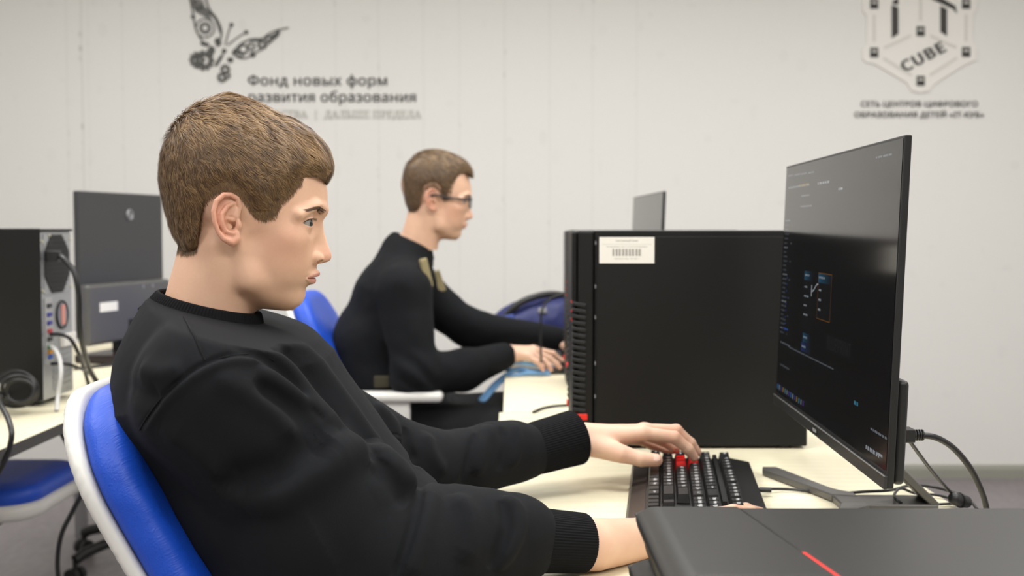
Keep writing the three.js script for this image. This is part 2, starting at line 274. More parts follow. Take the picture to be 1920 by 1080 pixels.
// ---------------------------------------------------------------- desks
const woodTex = dataTex(512, (u, v) => { const n = 0.012 * tileNoise(u, v, 5, 2) + 0.016 * Math.sin(6.283 * (v * 38 + 1.2 * tileNoise(u, v, 2, 2))) * (0.5 + tileNoise(u, v, 3, 2)) + 0.012 * tileNoise(u, v, 50, 2); return [0.895 + n, 0.862 + n * 1.1, 0.75 + n * 1.4]; }, { srgb: true, repeat: 0.8 });
const mDesk = mat(0xffffff, 0.42, { map: woodTex }), mDeskEdge = mat(0xe7dfc4, 0.5), mDarkEdge = mat(0x3c3a38, 0.5), mSteel = mat(0x9a9a9c, 0.4, { metalness: 0.6 });
function desk(label, x0, x1, z0, z1, edge, legs, group) {
  const g = thing('desk', label, 'desk', [(x0 + x1) / 2, 0, (z0 + z1) / 2], 0, group), w = (x1 - x0) / 2, d = (z1 - z0) / 2;
  part('desk_top', box(-w + 0.001, DESK - 0.025, -d + 0.001, w - 0.001, DESK, d - 0.001, 0.0012), mDesk, g, 'pale cream laminate top');
  for (const x of [-w, w - 0.001]) part('edge_strip', box(x, DESK - 0.0247, -d, x + 0.001, DESK - 0.0006, d, 0), edge, g);
  for (const sx of legs) for (const sz of [-1, 1]) part('leg', box(sx * (w - 0.09) - 0.02, 0, sz * (d - 0.06) - 0.02, sx * (w - 0.09) + 0.02, DESK - 0.025, sz * (d - 0.06) + 0.02, 0.004, 2), mSteel, g);
  for (const sz of [-1, 1]) part('cross_rail', box(-w + 0.09, DESK - 0.07, sz * (d - 0.06) - 0.015, w - 0.09, DESK - 0.0255, sz * (d - 0.06) + 0.015, 0.003), mSteel, g);
  return g;
}
desk('cream desk holding the keyboard and the large screen', -0.03, 0.69, -2.68, -1.30, mDeskEdge, [-1, 1]);
desk('cream desk where the student in glasses works, with the blue cable on it', -0.022, 0.70, -4.42, -2.686, mDarkEdge, [-1, 1]);
desk('cream desk with dark edge carrying the screen seen from behind', -1.72, -1.0, -4.35, -2.02, mDarkEdge, [-1, 1]);

// ---------------------------------------------------------------- office chairs, white shell and blue pads (origin under the seat, facing +x)
const leatherTex = dataTex(256, (u, v) => { let a = tileNoise(u, v, 70, 2), b = tileNoise(v, u, 120, 1); return 0.5 + 0.8 * Math.abs(a) + 0.3 * b; }, { repeat: 7 });
const mBlue = mat(lin(0.007, 0.07, 0.53), 0.48, { bumpMap: leatherTex, bumpScale: 0.0007 }), mShell = mat(0xdcdad5, 0.38), mBlackPlastic = mat(0x141414, 0.5);
function rbox2(a, b, ha, hb, r) { const x = Math.abs(a) - ha + r, y = Math.abs(b) - hb + r; return Math.hypot(Math.max(x, 0), Math.max(y, 0)) + Math.min(Math.max(x, y), 0) - r; }
function slab(d2, t, half, r) { const x = d2 + r, y = Math.abs(t) - half + r; return Math.hypot(Math.max(x, 0), Math.max(y, 0)) + Math.min(Math.max(x, y), 0) - r; }
const backX = curve([[0.52, -0.108], [0.60, -0.130], [0.70, -0.175], [0.80, -0.235], [0.88, -0.278], [0.95, -0.304], [1.02, -0.317]]);
const backSpace = (x, y, z) => [x - backX(y) - 0.34 * z * z * (0.6 + 0.4 * smooth(0.5, 0.9, y)), (y - 0.762) * 1.0, z];
const shellField = (x, y, z) => { const [t, b, a] = backSpace(x, y, z); return slab(rbox2(a, b, 0.212, 0.210, 0.118), t + 0.010, 0.0105, 0.009) * 0.8; };
const padField = (x, y, z) => { const [t, b, a] = backSpace(x, y, z); const e = rbox2(a, b, 0.213, 0.212, 0.118); return slab(e, t - 0.027 - 0.012 * smooth(0, -0.1, e), 0.028, 0.024) * 0.8 + 0.0012 * noise3(x * 9, y * 30, z * 5) * smooth(-0.09, -0.02, e); };
const seatShellField = (x, y, z) => slab(rbox2(x - 0.01, z, 0.225, 0.225, 0.10), y - 0.432 - 0.1 * Math.max(0, -x - 0.1) ** 1.5, 0.022, 0.02);
const seatPadField = (x, y, z) => { const e = rbox2(x - 0.01, z, 0.218, 0.216, 0.10); return slab(e, y - 0.468 - 0.1 * Math.max(0, -x - 0.1) ** 1.5 - 0.008 * smooth(0, -0.08, e), 0.025, 0.024); };
const cG = {
  shell: netMesh(shellField, [-0.40, 0.53, -0.25], [-0.02, 1.03, 0.25], 0.0065, { slack: 2 }), pad: netMesh(padField, [-0.38, 0.53, -0.25], [0.06, 1.03, 0.25], 0.0065, { slack: 2 }),
  seatShell: netMesh(seatShellField, [-0.25, 0.39, -0.25], [0.26, 0.48, 0.25], 0.007), seatPad: netMesh(seatPadField, [-0.25, 0.43, -0.25], [0.26, 0.52, 0.25], 0.007),
};
function makeChair(label, arms, black) {
  const g = thing('office_chair', label, 'chair');
  part('back_shell', cG.shell, mShell, g, 'white plastic back shell'); part('back_cushion', cG.pad, mBlue, g, 'blue leatherette back pad');
  part('seat_shell', cG.seatShell, mShell, g, 'white plastic seat shell'); part('seat_cushion', cG.seatPad, mBlue, g, 'blue leatherette seat pad');
  const mb = black ? mBlackPlastic : mShell;
  part('back_bracket', tube([[-0.06, 0.405, 0], [-0.15, 0.41, 0], [-0.20, 0.47, 0], [-0.185, 0.60, 0]], 0.02, 24, 12), mShell, g);
  part('tilt_box', box(-0.09, 0.365, -0.07, 0.09, 0.412, 0.07, 0.01, 2), mBlackPlastic, g);
  part('gas_column', [cyl(0.028, 0.028, 0.2, 0, 0.09, 0), cyl(0.018, 0.018, 0.1, 0, 0.28, 0)], mb, g);
  part('hub', cyl(0.045, 0.035, 0.06, 0, 0.075, 0), mb, g);
  for (let i = 0; i < 5; i++) {
    const a = i / 5 * Math.PI * 2 + 0.35, c = Math.cos(a), s = Math.sin(a);
    part('base_arm', tube([[c * 0.03, 0.115, s * 0.03], [c * 0.16, 0.108, s * 0.16], [c * 0.27, 0.088, s * 0.27], [c * 0.30, 0.075, s * 0.30]], 0.018, 20, 10), mb, g);
    const w = part('caster', [-0.016, 0.016].map((o) => { const h = new THREE.CylinderGeometry(0.026, 0.026, 0.02, 20); h.rotateX(Math.PI / 2); h.translate(0, 0, o); h.rotateY(0.6 + a); h.translate(c * 0.30, 0.026, s * 0.30); return h; }), mBlackPlastic, g);
    part('stem', cyl(0.008, 0.008, 0.035, c * 0.30, 0.045, s * 0.30, 10), mBlackPlastic, w);
  }
  if (arms) for (const s of [-1, 1]) {
    part('armrest', box(-0.10, 0.685, s * 0.27 - 0.032, 0.145, 0.712, s * 0.27 + 0.032, 0.013, 3), mShell, g, 'white plastic armrest');
    part('armrest_post', [box(-0.025, 0.44, s * 0.275 - 0.012, 0.055, 0.687, s * 0.275 + 0.012, 0.01, 2), box(-0.025, 0.405, Math.min(s * 0.1, s * 0.275) - 0.01, 0.055, 0.43, Math.max(s * 0.1, s * 0.275) + 0.01, 0.008, 2)], mShell, g);
  }
  return g;
}
function putChair(g, x, z, turn = 0) { g.position.set(x, 0, z); g.rotation.y = turn; return g; }
putChair(makeChair('blue and white office chair under the student in the plain sweatshirt', true, false), -0.195, -1.45, 0);
{
  const c = putChair(makeChair('blue and white office chair under the student in glasses', true, false), -0.335, -3.42, 0);
  const s = part('sticker', new THREE.CircleGeometry(0.03, 24).scale(0.6, 1.3, 1), mat(0x1fa59a, 0.5), c, 'teal sticker on the chair side'); s.position.set(-0.235, 0.80, 0.222); s.rotation.z = 0.4;
}
putChair(makeChair('blue office chair pushed under the desk with dark edge', false, false), -1.46, -3.1, 0);
putChair(makeChair('office chair with black star base standing behind the front student', false, true), -1.25, -3.95, Math.PI);
// ---------------------------------------------------------------- heads (built in millimetres: x forward, y up, z to the right-hand side)
const PROFILE = curve([[-135, 60], [-121, 70], [-118, 78], [-115, 81.5], [-110, 85], [-104, 87], [-98, 87.2], [-94, 88.5], [-90, 94], [-86, 98.5], [-82.5, 98.2], [-80.4, 97.4], [-78, 102.5], [-75.5, 104], [-72, 102], [-67, 101.6], [-64.3, 103.5], [-62.6, 112], [-60.5, 117.4], [-57, 120], [-53, 120.4], [-47, 118.8], [-40, 116.3], [-30, 113.4], [-20, 111], [-11, 110.2], [-4, 112.4], [4, 115.2], [14, 116.3], [24, 116.2], [38, 114.5], [50, 112]]);
const PROFILE_WIDTH = curve([[-125, 18], [-105, 20], [-94, 19], [-86, 19], [-78, 18], [-72, 16], [-65, 14], [-61, 11.5], [-55, 12], [-47, 10.5], [-38, 8.6], [-25, 8], [-14, 9], [-7, 13], [2, 24], [12, 40], [40, 50]]);
const EYE_C = [85, -12, 31.5], EYE_R = 14.2, EYE_YAW = 0.42;
function headBase(x, y, z) {
  const w = Math.abs(z);
  let d = ell(x, y, z, 12, 40, 0, 100, 85, 75);
  d = smin(d, ell(x, y, z, 50, -4, 0, 59, 62, 62), 16);
  d = smin(d, ell(x, y, w, 68, -33, 38, 23, 19, 21), 20);
  d = smin(d, ell(x, y, z, 46, -64, 0, 49, 50, 53), 20);
  d = smin(d, ell(x, y, w, 54, -58, 26, 34, 36, 27), 20);
  d = smin(d, cone(x, y, w, [8, -32, 57], [21, -80, 45], 9, 13), 22);
  d = smin(d, cone(x, y, w, [21, -80, 45], [62, -106, 15], 13.5, 12), 20);
  d = smin(d, ell(x, y, z, 72, -107, 0, 14, 13.5, 17), 14);
  d = smin(d, ell(x, y, z, 36, -99, 0, 44, 20, 36), 16);
  d = smin(d, cone(x, y, w, [108, 2, 8], [100, 6, 34], 5, 6), 10);
  d = smin(d, cone(x, y, w, [100, 6, 34], [85, -2, 53], 6, 5.5), 10);
  return d;
}
const headShift = (() => {
  const tab = [];
  for (let y = -124; y <= 50; y += 1) { let x = 140; while (x > 20 && headBase(x, y, 0) > 0) x -= 0.5; let a = x, b = x + 0.5; for (let k = 0; k < 8; k++) { const m = (a + b) / 2; if (headBase(m, y, 0) > 0) b = m; else a = m; } tab.push(PROFILE(y) - a); }
  return (y) => { const t = clamp(y + 124, 0, 173.99), i = Math.floor(t); return lerp(tab[i], tab[Math.min(i + 1, 174)], t - i) * smooth(-124, -117, y) * (1 - smooth(38, 50, y)); };
})();
let LIP_U = [], LIP_L = [], MOUTH = [];   // filled in once the face under them is known
function chain(x, y, z, c) { let d = 1e9; for (let i = 0; i + 1 < c.length; i++) d = Math.min(d, cone(x, y, z, c[i], c[i + 1], c[i][3], c[i + 1][3])); return d; }
function eyeLocal(x, y, w) { const rx = x - EYE_C[0], rz = w - EYE_C[2], c = Math.cos(EYE_YAW), s = Math.sin(EYE_YAW); return [rx * c + rz * s, y - EYE_C[1], -rx * s + rz * c]; }
function lens(s, t) {   // almond opening between the lids
  t += s * 0.02;
  const a = 14.2, u = 4.7, l = 4.5, R1 = (a * a + u * u) / (2 * u), R2 = (a * a + l * l) / (2 * l);
  return Math.max(Math.hypot(s, t + R1 - u) - R1, Math.hypot(s, t - R2 + l) - R2);
}
function faceField(x, y, z) {
  const w = Math.abs(z), pw = PROFILE_WIDTH(y);
  const q = x - headShift(y) * Math.exp(-(w * w) / (pw * pw)) * smooth(35, 75, x);
  let d = headBase(q, y, z);
  d = smin(d, ell(x, y, w, 100.5, -56.5, 12, 11.5, 8, 6.8), 2.6);                     // nostril wings
  return d;
}
{
  const front = (y, w) => { let a = 60, b = 125; for (let i = 0; i < 24; i++) { const m = (a + b) / 2; if (faceField(m, y, w) > 0) b = m; else a = m; } return a; };
  for (const [w, yu, ru, yl, rl] of [[0, -76.4, 4, -85.2, 4.6], [7, -76.4, 4, -85.4, 4.4], [13, -77.8, 3.4, -84.8, 3.6], [19, -79.8, 2.4, -83.4, 2.5], [24, -81.4, 1.2, -82.2, 1.2]]) {
    LIP_U.push([front(yu, w) - ru * 0.45 + (w > 3 ? 0.4 : 0), yu, w, ru]); LIP_L.push([front(yl, w) - rl * 0.45 + (w > 3 ? 0.4 : 0), yl, w, rl]);
    const ym = -80.6 - w * 0.05; MOUTH.push([front(ym, w) + (w < 22 ? 0.7 : 0.3), ym, w, [0.95, 0.95, 0.9, 0.8, 0.5][MOUTH.length]]);
  }
}
function headField(x, y, z) {
  const w = Math.abs(z);
  let d = faceField(x, y, z);
  d = smin(d, chain(x, y, w, LIP_U), 2.4); d = smin(d, chain(x, y, w, LIP_L), 2.4);
  d = smax(d, -ell(x, y, w, 117, -14, 33, 24, 19, 23), 9);                         // eye sockets
  if (x > 60 && Math.abs(y + 11) < 24) {
    const [f, t, s] = eyeLocal(x, y, w);
    const ball = Math.hypot(f, t, s) - (EYE_R + 1.5 + 0.5 * smooth(0, 6, t));
    const crease = Math.abs(Math.hypot(f, t, s) - EYE_R - 1.5) - 0.0;
    d = smin(d, ball, 5);
    d = smax(d, -Math.max(lens(s, t), -f), 1.1);
    const cr = Math.hypot(s * 0.12, t - 7.2 + s * s * 0.014) ; if (f > 0) d += 0.9 * Math.exp(-cr * cr / 1.2) * smooth(15, 11, Math.abs(s));
  }
  const m = chain(x, y, w, MOUTH);
  d = smax(d, -m, 1.8);
  d = smax(d, -ell(x, y, w, 107, -60.8, 13.5, 5, 2.3, 4.2), 1.4);                   // nostrils
  // neck with the muscle from behind the ear to the collar bone
  d = smin(d, cone(x, y, z, [-17, -50, 0], [-41, -150, 0], 52, 57), 16);
  d = smin(d, cone(x, y, w, [-16, -40, 47], [2, -150, 24], 9, 9), 22);
  return d;
}
const EAR_AT = [0, -9, 69];
const HELIX = [[7, -0.5, 3, 2], [13.5, 5.5, 4, 2.6], [17, 14, 5, 2.8], [14.8, 24, 7, 3], [7, 29.3, 9, 3], [-1.4, 30, 10, 3], [-10.8, 23.3, 11.5, 3], [-15.6, 11.4, 12, 2.9], [-15.6, -1.4, 11.5, 2.8], [-12.8, -12.8, 10, 2.8], [-7, -22, 8.5, 3.4], [2, -27, 7, 4.4], [8, -24, 5, 4.5], [10, -17, 3, 3]];
const ANTI = [[9, 19, 5, 2.2], [1.4, 15.6, 7, 2.8], [-6, 7, 9, 3], [-7, -4.3, 9, 3], [-3.5, -13, 8, 3], [4.3, -16.5, 7.5, 3]];
function earField(a, b, c) {
  let d = ell(a, b, c, -1, 2, 4.5, 15.5, 28, 3.2);
  d = smin(d, cone(a, b, c, [2, 0, -9], [0, 1, 2], 10, 12), 6);
  d = smin(d, ell(a, b, c, 4, -22, 5, 8.5, 9, 4), 4);
  d = smax(d, -ell(a, b, c, 2, 9, 10, 12, 17, 5.2), 3);                             // the dish inside the rim
  d = smin(d, chain(a, b, c, ANTI), 3);
  d = smax(d, -ell(a, b, c, 4.5, -4.5, 8.5, 7.8, 9.5, 9), 2.5);                     // concha
  d = smax(d, -ell(a, b, c, 9, -5, 0, 4, 4, 7), 2);                                 // canal
  d = smin(d, chain(a, b, c, HELIX), 2.6);
  d = smin(d, cone(a, b, c, [7, -0.5, 3], [0, 1.5, 3], 2, 2), 2.5);
  d = smin(d, ell(a, b, c, 13, -7.5, 4, 3.6, 6, 4.5), 3);                           // tragus
  return d;
}
const EAR_TURN = 0.26, earC = Math.cos(EAR_TURN), earS = Math.sin(EAR_TURN);
function addEars(list) {
  const g = netMesh(earField, [-24, -36, -16], [26, 38, 20], 1.15, { full: true });
  for (const side of [1, -1]) {
    const h = g.clone(), p = h.attributes.position, n = h.attributes.normal;
    for (let i = 0; i < p.count; i++) {
      const f = (a, b, c) => { const x = a * earC + c * earS, z = -a * earS + c * earC; return [x * 0.995 + b * -0.1, b * 0.995 + x * 0.1, z]; };
      const q = f(p.getX(i), p.getY(i), p.getZ(i)), m = f(n.getX(i), n.getY(i), n.getZ(i));
      p.setXYZ(i, q[0] + EAR_AT[0], q[1] + EAR_AT[1], side * (q[2] + EAR_AT[2])); n.setXYZ(i, m[0], m[1], side * m[2]);
    }
    if (side < 0) { const k = h.index.array; for (let i = 0; i < k.length; i += 3) { const t = k[i]; k[i] = k[i + 1]; k[i + 1] = t; } }
    list.push(h);
  }
}
const skinTone = (x, y, z, o) => {   // pigment of the skin in head coordinates
  const w = Math.abs(z);
  let c = [0.75, 0.46, 0.315];
  const mix = (t, k) => { c = c.map((v, i) => lerp(v, k[i], t)); };
  const red = [0.70, 0.32, 0.22];
  mix(0.45 * Math.exp(-((x - 66) ** 2 + (y + 42) ** 2) / 900) * smooth(20, 45, w), red);        // cheek
  mix(0.5 * Math.exp(-((x - 117) ** 2 + (y + 55) ** 2 + w * w) / 220), red);                    // tip of the nose
  if (w > 64 && Math.abs(x) < 30 && y > -42 && y < 32) mix(0.75 * smooth(68, 78, w), red);   // ear
  if (x > 78 && w < 25 && y > -95 && y < -70) {
    const t = Math.min(1, w / 24.5), yu = -80.8 + 7.2 * (1 - t ** 1.6) - 0.8 * Math.exp(-w * w / 9), yl = -81.8 - 8.6 * (1 - t ** 1.7);
    mix(0.8 * smooth(yu + 0.9, yu - 0.7, y) * smooth(yl - 0.9, yl + 0.7, y), [0.55, 0.22, 0.18]);
  }
  const f = fbm(x * 0.05, y * 0.05, z * 0.05, 3), g = noise3(x * 0.35, y * 0.35, z * 0.35);
  return c.map((v, i) => v * (1 + 0.07 * f * (i ? 1.3 : 0.6) + 0.03 * g));
};
// hair: outline of the side view as radius around HC, hairline as lowest height along x
const HC = [14, 45];
function polar(pts) { const t = pts.map(([x, y]) => [Math.atan2(y - HC[1], x - HC[0]), Math.hypot(x - HC[0], y - HC[1])]).sort((a, b) => a[0] - b[0]); const f = curve([[t[t.length - 1][0] - 2 * Math.PI, t[t.length - 1][1]], ...t, [t[0][0] + 2 * Math.PI, t[0][1]]]); return f; }
const STYLE_A = {
  outline: polar([[118, 36], [124, 52], [124.5, 62.7], [121.5, 74.8], [106, 95.7], [88, 111], [58.6, 125.5], [28.3, 139.5], [7.4, 146], [-10.8, 147], [-25.6, 142], [-46.5, 132], [-61.3, 121], [-76.2, 103.5], [-87, 83], [-92, 60], [-93, 41.8], [-89.4, 18.2], [-84, -6], [-79.5, -23.6], [-75, -45], [-70, -70], [20, -60], [100, -20]]),
  line: curve([[-100, -46], [-52, -47], [-40, -44], [-37, -32], [-34, -8], [-27, 12], [-16, 24], [0, 30], [14, 24], [25, 10], [33, -1], [44, -5], [55, -2], [62, 11], [76, 26], [86, 38], [94, 45], [108, 43], [116, 37], [130, 37]]),
  crown: [-66, 118, 4], width: 83, tone: [0.165, 0.092, 0.042], light: [0.44, 0.275, 0.125], dark: [0.045, 0.024, 0.012], top: 24, side: 10, count: 52000, front: 0.0,
};
const STYLE_B = {
  outline: polar([[116, 44], [124, 60], [121, 78], [104, 104], [80, 121], [50, 134], [20, 140], [-10, 139], [-35, 131], [-60, 113], [-78, 90], [-86, 60], [-86, 38], [-83, 12], [-79, -10], [-76, -35], [-72, -60], [20, -60], [100, -20]]),
  line: curve([[-100, -38], [-52, -40], [-40, -36], [-33, -24], [-29, -4], [-22, 14], [-11, 26], [6, 31], [18, 24], [27, 8], [34, -6], [44, -8], [53, 2], [59, 22], [66, 44], [76, 62], [90, 72], [104, 70], [114, 60], [130, 58]]),
  crown: [-60, 112, 4], width: 81, tone: [0.15, 0.088, 0.043], light: [0.33, 0.21, 0.105], dark: [0.055, 0.03, 0.016], top: 26, side: 12, count: 12000, front: 0.0,
};
function lineDist(S, x, y) {
  S.pts ??= Array.from({ length: 116 }, (_, i) => [-100 + i * 2, S.line(-100 + i * 2)]);
  let m = 1e9; for (let i = 0; i < 115; i++) { const a = S.pts[i], b = S.pts[i + 1], dx = b[0] - a[0], dy = b[1] - a[1], t = clamp(((x - a[0]) * dx + (y - a[1]) * dy) / (dx * dx + dy * dy), 0, 1), u = x - a[0] - dx * t, v = y - a[1] - dy * t; m = Math.min(m, u * u + v * v); }
  return Math.sqrt(m);
}
function hairField(S) {
  return (x, y, z) => {
    const th = Math.atan2(y - HC[1], x - HC[0]), rho = Math.hypot(x - HC[0], y - HC[1]), w = Math.abs(z), yl = S.line(x);
    const dl = lineDist(S, x, y) * (y > yl ? 1 : -1), edge = smooth(-3, 26, dl), fringe = smooth(70, 100, x) * smooth(52, 30, w);
    const thin = lerp(1 - 0.075 * (1 - edge), 1, fringe);
    const R = S.outline(th) * thin, W = S.width * lerp(0.90, 1, edge) * (1 - 0.10 * smooth(60, 125, x)) ;
    const a = rho / R, b = w / W, k = 2.35, n = Math.pow(Math.pow(a, k) + Math.pow(b, k), 1 / k);
    let d = (n - 1) * 82 + 1.8;
    const dx = x - S.crown[0], dy = y - S.crown[1], dz = z - S.crown[2], az = Math.atan2(dz, Math.hypot(dx, dy) * Math.sign(dx + dy * 0.2 || 1)), rad = Math.hypot(dx, dy, dz);
    const topness = smooth(70, 125, y + x * 0.25);
    d += topness * (2.6 * noise3(az * 9, rad * 0.018, 3) + 2.0 * noise3(az * 22, rad * 0.03, 9)) + 0.5 * noise3(x * 0.12, y * 0.12, z * 0.12);
    return smax(d, -dl + 1.0 * noise3(x * 0.25, 2, z * 0.25), 3);
  };
}
function ribbonMesh(list) {   // list of {p: [points], w: [widths], n: normal, c: colour}
  const pos = [], col = [], idx = [], nor = [];
  for (const s of list) {
    const b = pos.length / 3, k = s.p.length;
    for (let i = 0; i < k; i++) {
      const t = V(0, 0, 0).subVectors(s.p[Math.min(i + 1, k - 1)], s.p[Math.max(i - 1, 0)]).normalize(), side = V(0, 0, 0).crossVectors(t, s.n).normalize();
      for (const e of [-1, 1]) {
        pos.push(s.p[i].x + side.x * e * s.w[i], s.p[i].y + side.y * e * s.w[i], s.p[i].z + side.z * e * s.w[i]);
        const m = V(0, 0, 0).copy(s.n).addScaledVector(side, e * 0.6).normalize(); nor.push(m.x, m.y, m.z); col.push(...s.c);
      }
      if (i) { const q = b + i * 2; idx.push(q - 2, q - 1, q, q, q - 1, q + 1); }
    }
  }
  const g = new THREE.BufferGeometry();
  g.setAttribute('position', new THREE.Float32BufferAttribute(pos, 3)); g.setAttribute('normal', new THREE.Float32BufferAttribute(nor, 3)); g.setAttribute('color', new THREE.Float32BufferAttribute(col, 3));
  g.setAttribute('uv', new THREE.Float32BufferAttribute(new Float32Array(pos.length / 3 * 2), 2)); g.setIndex(idx); return g;
}
function makeHair(S, cell) {
  const f = hairField(S), g = netMesh(f, [-104, -56, -92], [134, 156, 92], cell, { full: true });
  const grad = (p) => { const e = 0.8; return V(f(p.x + e, p.y, p.z) - f(p.x - e, p.y, p.z), f(p.x, p.y + e, p.z) - f(p.x, p.y - e, p.z), f(p.x, p.y, p.z + e) - f(p.x, p.y, p.z - e)).normalize(); };
  const crown = V(...S.crown);
  const mixc = (t) => t < 0.5 ? S.dark.map((v, i) => lerp(v, S.tone[i], t * 2)) : S.tone.map((v, i) => lerp(v, S.light[i], t * 2 - 1));
  paint(g, (x, y, z) => { const dx = x - crown.x, dz = z - crown.z, dy = y - crown.y, az = Math.atan2(dz, Math.hypot(dx, dy)), rad = Math.hypot(dx, dy, dz); return mixc(clamp(0.22 + 0.3 * noise3(az * 20, rad * 0.03, 5) + 0.2 * noise3(x * 0.2, y * 0.2, z * 0.2), 0, 1)); });
  const p = g.attributes.position, list = [], tri = g.index.array, nT = tri.length / 3;
  for (let i = 0; i < S.count; i++) {
    const t = Math.floor(rnd() * nT), a = tri[t * 3], q = V(p.getX(a) + rr(-1, 1), p.getY(a) + rr(-1, 1), p.getZ(a) + rr(-1, 1));
    const yl = S.line(q.x); if (q.y < yl + 1.5) continue;
    const n = grad(q); if (n.y < -0.75) continue;
    q.addScaledVector(n, -f(q.x, q.y, q.z) - 0.3);
    const top = smooth(60, 120, q.y + q.x * 0.3), len = lerp(S.side, S.top, top) * rr(0.7, 1.25) * (q.distanceTo(crown) < 26 ? 0.7 : 1);
    let dir = V(0, 0, 0).subVectors(q, crown); dir.x += 6; dir.addScaledVector(V(0.15, -1, 0), 40 * (1 - top)); dir.z *= 0.7;
    const clump = noise3(q.x * 0.10, q.y * 0.10, q.z * 0.10); dir.applyAxisAngle(n, clump * 0.9 + rr(-0.22, 0.22));
    const h0 = headField(q.x, q.y, q.z); if (h0 < -0.2) q.addScaledVector(n, -0.2 - h0);
    let bad = h0 < -5; const pts = [q.clone()], seg = 4; let c = q.clone(), lift = rr(0.5, 2.3) * lerp(1.0, 1.5, top) * lerp(0.45, 1, smooth(0, 22, q.y - yl)) + (q.distanceTo(crown) < 30 ? rr(0, 3.5) : 0);
    for (let k = 1; k <= seg; k++) {
      const m = grad(c); dir.addScaledVector(m, -dir.dot(m)).normalize(); c = c.clone().addScaledVector(dir, len / seg);
      const m2 = grad(c); c.addScaledVector(m2, -f(c.x, c.y, c.z) - 0.3 + lift * Math.sin(k / seg * 2.0));
      const hs = headField(c.x, c.y, c.z); if (hs < -4) bad = true; if (hs < 0.5) c.addScaledVector(m2, 0.5 - hs + 0.25 * k * rnd());
      pts.push(c.clone());
    }
    if (bad) continue;
    const w0 = lerp(0.24, 0.34, top) * (S.count < 20000 ? 1.6 : 1), v = clamp(0.52 + 0.25 * clump + 0.25 * noise3(q.x * 0.3, q.y * 0.3, q.z * 0.3) + top * 0.55 * noise3(Math.atan2(q.z - crown.z, Math.hypot(q.x - crown.x, q.y - crown.y)) * 18, q.distanceTo(crown) * 0.03, 5) + 0.10 * top + rr(-0.28, 0.3), 0, 1);
    list.push({ p: pts, w: [w0, w0, w0 * 0.9, w0 * 0.6, 0.06], n, c: mixc(v) });
  }
  // short fading hairs along the cut line at the sides and the nape
  for (let i = 0; i < S.count * 0.16; i++) {
    const x = rr(-86, 88), y = S.line(x) + rr(-2.5, 11), side = rnd() < 0.5 ? 1 : -1; let z = 88; while (z > 0 && headField(x, y, z) > 0) z -= 1; if (z < 8) continue;
    const q = V(x, y, z + 0.6), e = 1, n = V(headField(q.x + e, q.y, q.z) - headField(q.x - e, q.y, q.z), headField(q.x, q.y + e, q.z) - headField(q.x, q.y - e, q.z), headField(q.x, q.y, q.z + e) - headField(q.x, q.y, q.z - e)).normalize();
    const dir = V(0.25 + rr(-0.3, 0.3), -1, rr(-0.1, 0.1)); dir.addScaledVector(n, -dir.dot(n)).normalize(); const L = rr(4, 8);
    const pts = [0, 0.5, 1].map((k) => { const c = q.clone().addScaledVector(dir, L * k); const h = headField(c.x, c.y, c.z); c.addScaledVector(n, 0.35 + 0.7 * k - h); c.z *= side; return c; }); n.z *= side;
    list.push({ p: pts, w: [0.2, 0.17, 0.04], n, c: mixc(clamp(0.45 + rr(-0.3, 0.3), 0, 1)) });
  }
  const r = ribbonMesh(list); return mergeGeometries([g.toNonIndexed(), r.toNonIndexed()]);
}
function makeBrows(tone, n) {
  const list = [];
  for (const side of [1, -1]) for (let i = 0; i < n; i++) {
    const t = rr(0.1, 1), e = rr(-1, 1), w = lerp(9, 50, t), y = -1.5 + 8 * Math.sin(Math.min(1, t * 1.15) * 1.65) - 3 * smooth(0.7, 1, t) + e * lerp(3.4, 1.2, t);
    let x = 125; while (x > 60 && headField(x, y, w) > 0) x -= 0.4;
    const q = V(x + 0.2, y, side * w), dir = V(-0.45 - 0.35 * t, lerp(0.4, -0.2, t) * (e < 0 ? 1 : 0.5), side * lerp(0.55, 0.8, t)).normalize(), L = rr(5, 8);
    const pts = [0, 0.5, 1].map((k) => { const c = q.clone().addScaledVector(dir, L * k); let xx = c.x + 6; while (xx > 40 && headField(xx, c.y, Math.abs(c.z)) > 0) xx -= 0.4; c.x = xx + 0.7 * Math.sin(k * 2.6) + 0.2; return c; });
    list.push({ p: pts, w: [0.15, 0.14, 0.03], n: V(0.8, 0.1, side * 0.6).normalize(), c: tone.map((v) => v * rr(0.6, 1.4)) });
  }
  for (const side of [1, -1]) for (let i = 0; i < 130; i++) {   // upper lashes
    const s = rr(-12, 13.3), u = 4.7, a = 14.2, R1 = (a * a + u * u) / (2 * u), t = Math.sqrt(R1 * R1 - s * s) - R1 + u, r = EYE_R + 1.9, ff = Math.sqrt(Math.max(0, r * r - s * s - t * t));
    const c = Math.cos(EYE_YAW), sn = Math.sin(EYE_YAW), W = (f, tt, ss) => V(EYE_C[0] + f * c - ss * sn, EYE_C[1] + tt, side * (EYE_C[2] + f * sn + ss * c));
    const q = W(ff - 0.4, t + 0.3, s), k = rr(3.5, 6); const m = W(ff + k * 0.55, t - 0.4, s * 1.05 + 0.6), e = W(ff + k, t + 1.2, s * 1.12 + 1.5);
    list.push({ p: [q, m, e], w: [0.15, 0.12, 0.03], n: V(0, 1, 0), c: [0.02, 0.013, 0.01] });
  }
  return ribbonMesh(list);
}
